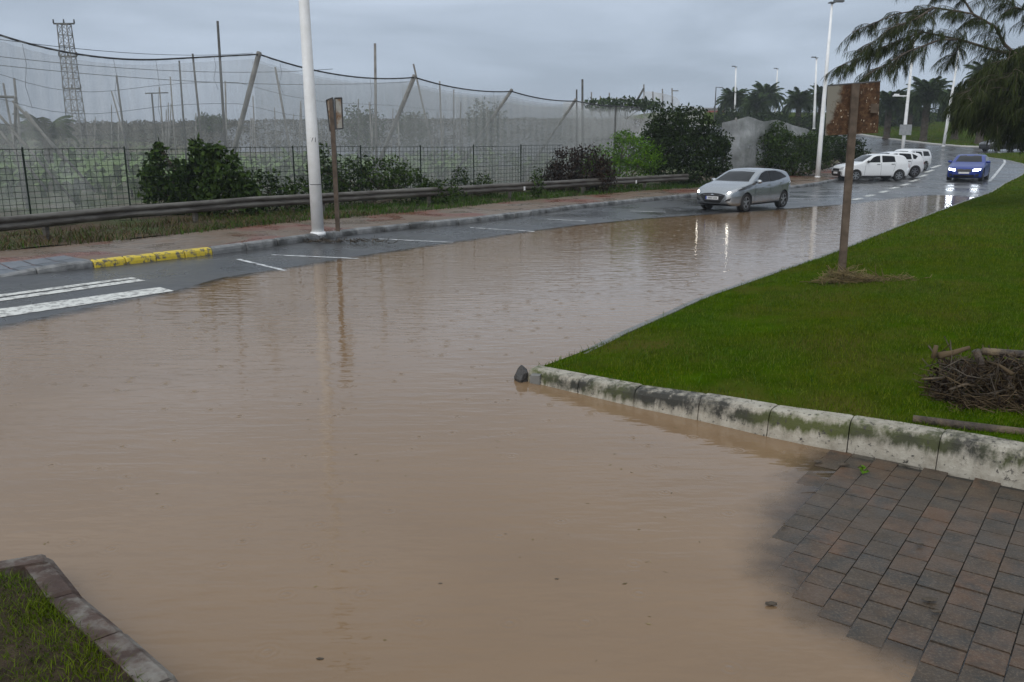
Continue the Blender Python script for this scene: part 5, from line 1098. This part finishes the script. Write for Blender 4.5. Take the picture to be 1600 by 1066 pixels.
# branch pile at the right edge
bp0 = g(1540, 610, .35); pile = empty('branch_pile', (bp0.x, bp0.y, zl(bp0.x, bp0.y)), 'tangled pile of washed-up branches and roots at right edge', 'debris'); po = pile.location
def heap2():
    u = random.random(); x = random.uniform(-.42, .55); y = random.gauss(0, .12) - .12 * x; top_ = np.interp(x, [-.42, -.3, .6], [.08, .3, .34]); z = top_ * random.random() ** .8; return (x, y, z)
def heap3():
    x = random.uniform(-.4, .7); y = -.2 - .22 * (x + .4) + random.gauss(0, .05); return (x, y, random.uniform(0, .07))
straw_heap('twigs', heap2, 520, .08, .42, .0035, M['twig'], pile, flat=.8, kind='stuff'); straw_heap('roots', heap3, 300, .1, .45, .0035, M['twig'], pile, flat=.2, kind='stuff')
straw_heap('dark_roots', heap2, 420, .1, .4, .005, M['bark'], pile, flat=.9, kind='stuff')
o = link('dead_leaves', leaf_mesh('dead_leaves', np.array([heap2() for _ in range(500)] + [heap3() for _ in range(160)]), .07, LEAF['brown'], .5), pile); o['kind'] = 'stuff'
for k in range(11):
    p_ = Vector(heap2()) * 1.05; d_v = Vector((random.gauss(0, 1), random.gauss(0, .5), random.gauss(0, .45))).normalized() * random.uniform(.12, .3); tube_obj('branch', [p_ - d_v, p_ + Vector((0, 0, random.uniform(-.03, .04))), p_ + d_v], [random.uniform(.008, .018), .012, .006], random.choice((M['log'], M['twig'], M['bark'])), pile, 7)
a, b, c = [aY(px, py, bp0.y + .1) - po for px, py in ((1535, 549), (1570, 552), (1680, 560))]; tube_obj('branch', [a, b, c], [.032, .034, .036], M['log'], pile, 10)
a, b, c = [aY(px, py, bp0.y + .02) - po for px, py in ((1466, 556), (1488, 552), (1515, 543))]; tube_obj('branch', [a, b, c], [.032, .026, .016], M['twig'], pile, 8)
a, b = [aY(px, py, bp0.y) - po for px, py in ((1463, 540), (1458, 560))]; tube_obj('branch', [a, b], [.018, .02], M['twig'], pile, 8)
a, b, c = [aY(px, py, bp0.y) - po for px, py in ((1525, 548), (1535, 575), (1542, 606))]; tube_obj('branch', [a, b, c], [.035, .03, .02], M['log'], pile, 8)
a, b, c = g(1428, 641, .36), g(1510, 652, .36), g(1660, 668, .36)
lg = tube_obj('log', [Vector((0, 0, 0)), b - a, c - a], [.03, .036, .03], M['log'], None, 10); lg.location = (a.x, a.y, zl(a.x, a.y) + .03); tag(lg, 'thin wet log lying along the top of the white kerb', 'log')
bm = bmesh.new()
hx2, hy2 = g(525, 382, .05)[:2]
straw_heap('washed_leaves', lambda: (hx2 + random.gauss(0, .55), hy2 + random.gauss(0, .1) + .35 , .075 + random.uniform(0, .05)), 120, .06, .25, .008, M['bark'], None, 'dark leaf litter in the gutter by the white lamp post', 'debris')
for i, (px, py, s, lb) in enumerate(((1452, 944, .028, 'largest dark wood chip on the paving'), (1462, 962, .018, 'small chip beside the largest wood chip'), (1205, 946, .022, 'dark leaf in the shallow water beside the paving'), (1278, 724, .022, 'dark leaf at the water edge by the white kerb'), (1318, 730, .028, 'brown leaf on the paving near the kerb'), (1225, 826, .01, 'speck of bark in the water left of the paving'), (500, 1030, .012, 'speck floating in the near muddy water, bottom centre'), (870, 905, .008, 'tiny speck floating in the centre foreground'), (688, 912, .008, 'tiny speck floating left of centre foreground'), (1437, 858, .016, 'chip between pavers in the middle of the paving'))):
    p = g(px, py); bm = bmesh.new(); bmesh.ops.create_icosphere(bm, subdivisions=2, radius=s)
    for v_ in bm.verts: v_.co.x *= 1.5 * random.uniform(.8, 1.2); v_.co.z *= .35; v_.co.y *= random.uniform(.6, .9)
    tag(bm_obj('leaf_scrap', bm, M['bark'], None, (p.x, p.y, max(zr1(p.x, p.y) + .014, 0) + s * .2)), lb, 'debris')
def specks():
    pts = []
    for i in range(420):
        if i < 260:
            k = random.randrange(1, 14); a = Vector(POND[k]).lerp(Vector(POND[k + 1]), random.random()); t_ = (Vector(POND[k + 1]) - Vector(POND[k])).normalized(); p_ = a + Vector((t_.y, -t_.x)) * abs(random.gauss(0, .35))
        else: p_ = Vector((random.uniform(-3, 1.6), random.uniform(3, 12)))
        pts.append((p_.x, p_.y, .002))
    return np.array(pts)
me = leaf_mesh('floating_litter', specks(), .03, M['straw'], .5, 0.); c_ = np.zeros(len(me.vertices) * 3, np.float32); me.vertices.foreach_get('co', c_); c_ = c_.reshape(-1, 3); c_[:, 2] = np.clip(c_[:, 2] * .2, .001, .01); me.vertices.foreach_set('co', c_.ravel()); tag(link('floating_litter', me), 'tiny floating bits of leaf and straw on the flood water', kind='stuff')
p = g(1349, 740); pts = lobes_points([(0, 0, .02, .03, .03, .02)], 16); o = link('seedling', leaf_mesh('seedling', pts, .035, LEAF['bright'], .6)); o.location = (p.x, p.y, zr1(p.x, p.y) + .015); tag(o, 'tiny green seedling growing between pavers by the kerb', 'plant')

# ------------------------------------------------------------------ rain haze
bm = bmesh.new(); box(bm, (-950, -70, -2), (950, 1520, 16)); hm = bpy.data.materials.new('rain_haze'); hm.use_nodes = True; hn = hm.node_tree
hn.nodes.remove(hn.nodes['Principled BSDF']); pvn = hn.nodes.new('ShaderNodeVolumePrincipled'); pvn.inputs['Color'].default_value = (.82, .87, .93, 1); pvn.inputs['Density'].default_value = .0006; pvn.inputs['Anisotropy'].default_value = .2
hn.links.new(pvn.outputs[0], hn.nodes['Material Output'].inputs['Volume']); hz = bm_obj('haze', bm, hm); tag(hz, 'thin rain haze', kind='stuff')
